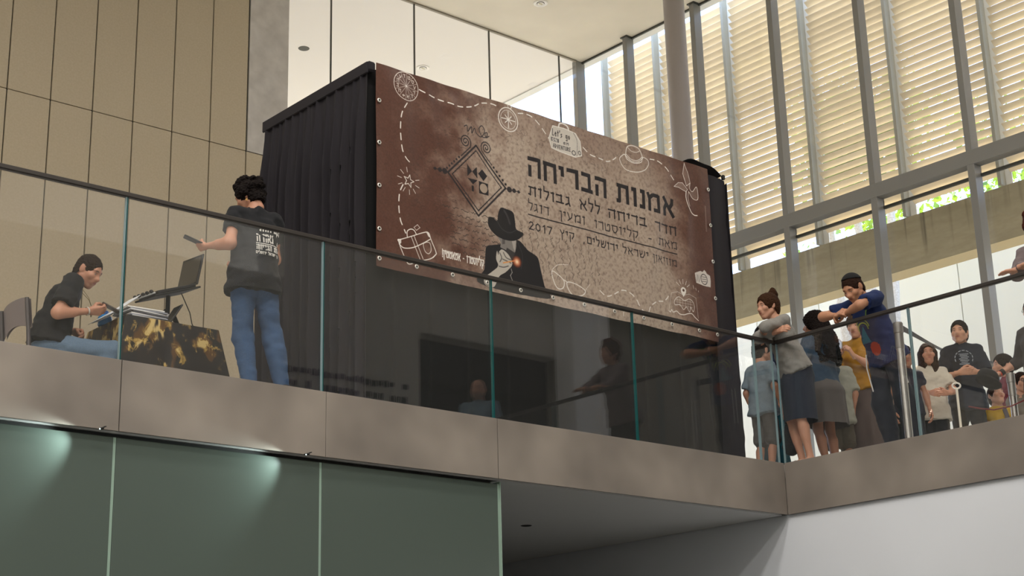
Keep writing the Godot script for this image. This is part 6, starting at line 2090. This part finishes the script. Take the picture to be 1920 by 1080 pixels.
	part(r.node, "strap", Geo.new().tube([r.neck + Vector3(0.05, 0.0, 0.04), r.neck + Vector3(0.055, -0.10, 0.105), r.neck + Vector3(0.055, -0.22, 0.10)], 0.024, 8, true, 0.4), flat(Color(0.28, 0.25, 0.27), 0.8))
	# 15 child with glasses
	P = {"at": Vector3(3.66, 0, 0.14), "face": Vector2(-0.6, 0.8), "tall": 1.28, "kind": "m", "skin": fair, "hair": Color(0.2, 0.13, 0.1), "hair_kind": "short", "top_mat": cloth(Color(0.47, 0.44, 0.40), 0.2, 87), "legs_mat": dark_cloth, "head": Vector3(5, -4, 0), "cell": 0.018}
	r = who("child with glasses and grey T-shirt at the bottom right edge", P)
	spectacles(r)
	# 16 woman with the cap
	P = {"at": Vector3(2.62, 0, 1.0), "face": Vector2(-0.9, -0.15), "tall": 1.66, "kind": "f", "skin": fair, "hair": brown_hair, "hair_kind": "tied", "top_mat": cloth(Color(0.24, 0.215, 0.22), 0.25, 88), "sleeve": 1.4, "loose": 0.035, "hem": -0.25, "legs_mat": dark_cloth,
		"wr": Vector3(2.58, 1.03, 0.58), "elbow_r": Vector3(-0.5, -0.6, -0.3), "grip_r": "grip", "palm_r": Vector3(0, -1, 0.3), "reach_r": Vector3(-0.4, -0.1, 1)}
	r = who("woman with glasses in dark grey cardigan at the right edge holding a black cap", P)
	spectacles(r)
	var wd = (r.wrist[1] - r.elbow[1]).normalized()
	part(r.node, "watch", Geo.new().tube([r.wrist[1] - wd * 0.045, r.wrist[1] - wd * 0.01], 0.031, 12, true), M.dark)
	part(r.node, "wristband", Geo.new().tube([r.wrist[1] - wd * 0.005, r.wrist[1] + wd * 0.01], 0.029, 12, false), flat(Color(0.8, 0.25, 0.16), 0.5))
	var ct = thing("cap", "black cap held out by the woman at the right edge", "cap", to_world(P, r.wrist[1]) + Vector3(-0.13, -0.04, -0.05))
	var cf = Field.new(Vector3(-0.2, -0.16, -0.2), Vector3(0.2, 0.16, 0.2), 0.01, 0.01)
	cf.egg(Vector3.ZERO, Vector3(0.10, 0.075, 0.11))
	cf.egg(Vector3(0.02, -0.045, 0.02), Vector3(0.11, 0.015, 0.14))
	part(ct, "cap_body", cf.geo(Geo.new(), Transform3D(Basis.from_euler(Vector3(0.3, 0, -0.5)), Vector3.ZERO), Color.WHITE, 0.006, 3), cloth(Color(0.06, 0.06, 0.065), 0.2, 89))
	# 17 woman leaning further along the rail, seen mostly in the glass
	P = {"at": Vector3(0.56, 0, 2.38), "face": Vector2(-1, 0.0), "tall": 1.68, "kind": "f", "skin": fair, "hair": Color(0.36, 0.16, 0.10), "hair_kind": "curly", "top_mat": cloth(Color(0.47, 0.42, 0.42), 0.3, 90), "sleeve": 1.9, "legs_mat": dark_cloth, "lean": 16.0,
		"wl": Vector3(0.09, 1.14, 2.34), "wr": Vector3(0.06, 1.15, 2.42), "elbow_l": Vector3(0.6, -0.6, 0.6), "elbow_r": Vector3(-0.25, -1, 0.5), "reach_l": Vector3(-1, 0.1, 0), "reach_r": Vector3(1, 0.1, 0), "grip_l": "flat", "grip_r": "flat", "palm_l": Vector3(0, -1, 0), "palm_r": Vector3(0, -1, 0)}
	who("red-haired woman in mauve sweater with folded arms on the handrail, mirrored in the glass", P)
	# 18 bearded man, seen only mirrored
	P = {"at": Vector3(0.47, 0, 4.55), "face": Vector2(-0.8, -0.5), "tall": 1.72, "kind": "m", "skin": fair, "hair": Color(0.5, 0.42, 0.38), "hair_kind": "none", "beard": 0.7, "beard_color": Color(0.6, 0.56, 0.53), "top_mat": cloth(Color(0.50, 0.60, 0.66), 0.2, 91), "sleeve": 1.5, "legs_mat": dark_cloth, "cell": 0.018}
	who("bald bearded man in light blue shirt mirrored in the glass railing", P)


func spectacles(r):
	var g = Geo.new()
	for sd in [-1.0, 1.0]:
		var q = []
		for i in 15:
			q.append(r.head * (Vector3(0.031 * sd, 0.002, 0.094) + Vector3(cos(TAU * i / 14) * 0.022, sin(TAU * i / 14) * 0.017, 0)))
		g.tube(q, 0.002, 5, false)
		g.tube([r.head * Vector3(0.053 * sd, 0.004, 0.092), r.head * Vector3(0.08 * sd, 0.006, 0.02), r.head * Vector3(0.082 * sd, 0.002, -0.02)], 0.0018, 5)
	g.tube([r.head * Vector3(-0.01, 0.006, 0.096), r.head * Vector3(0.01, 0.006, 0.096)], 0.002, 5)
	part(r.node, "glasses", g, M.dark)
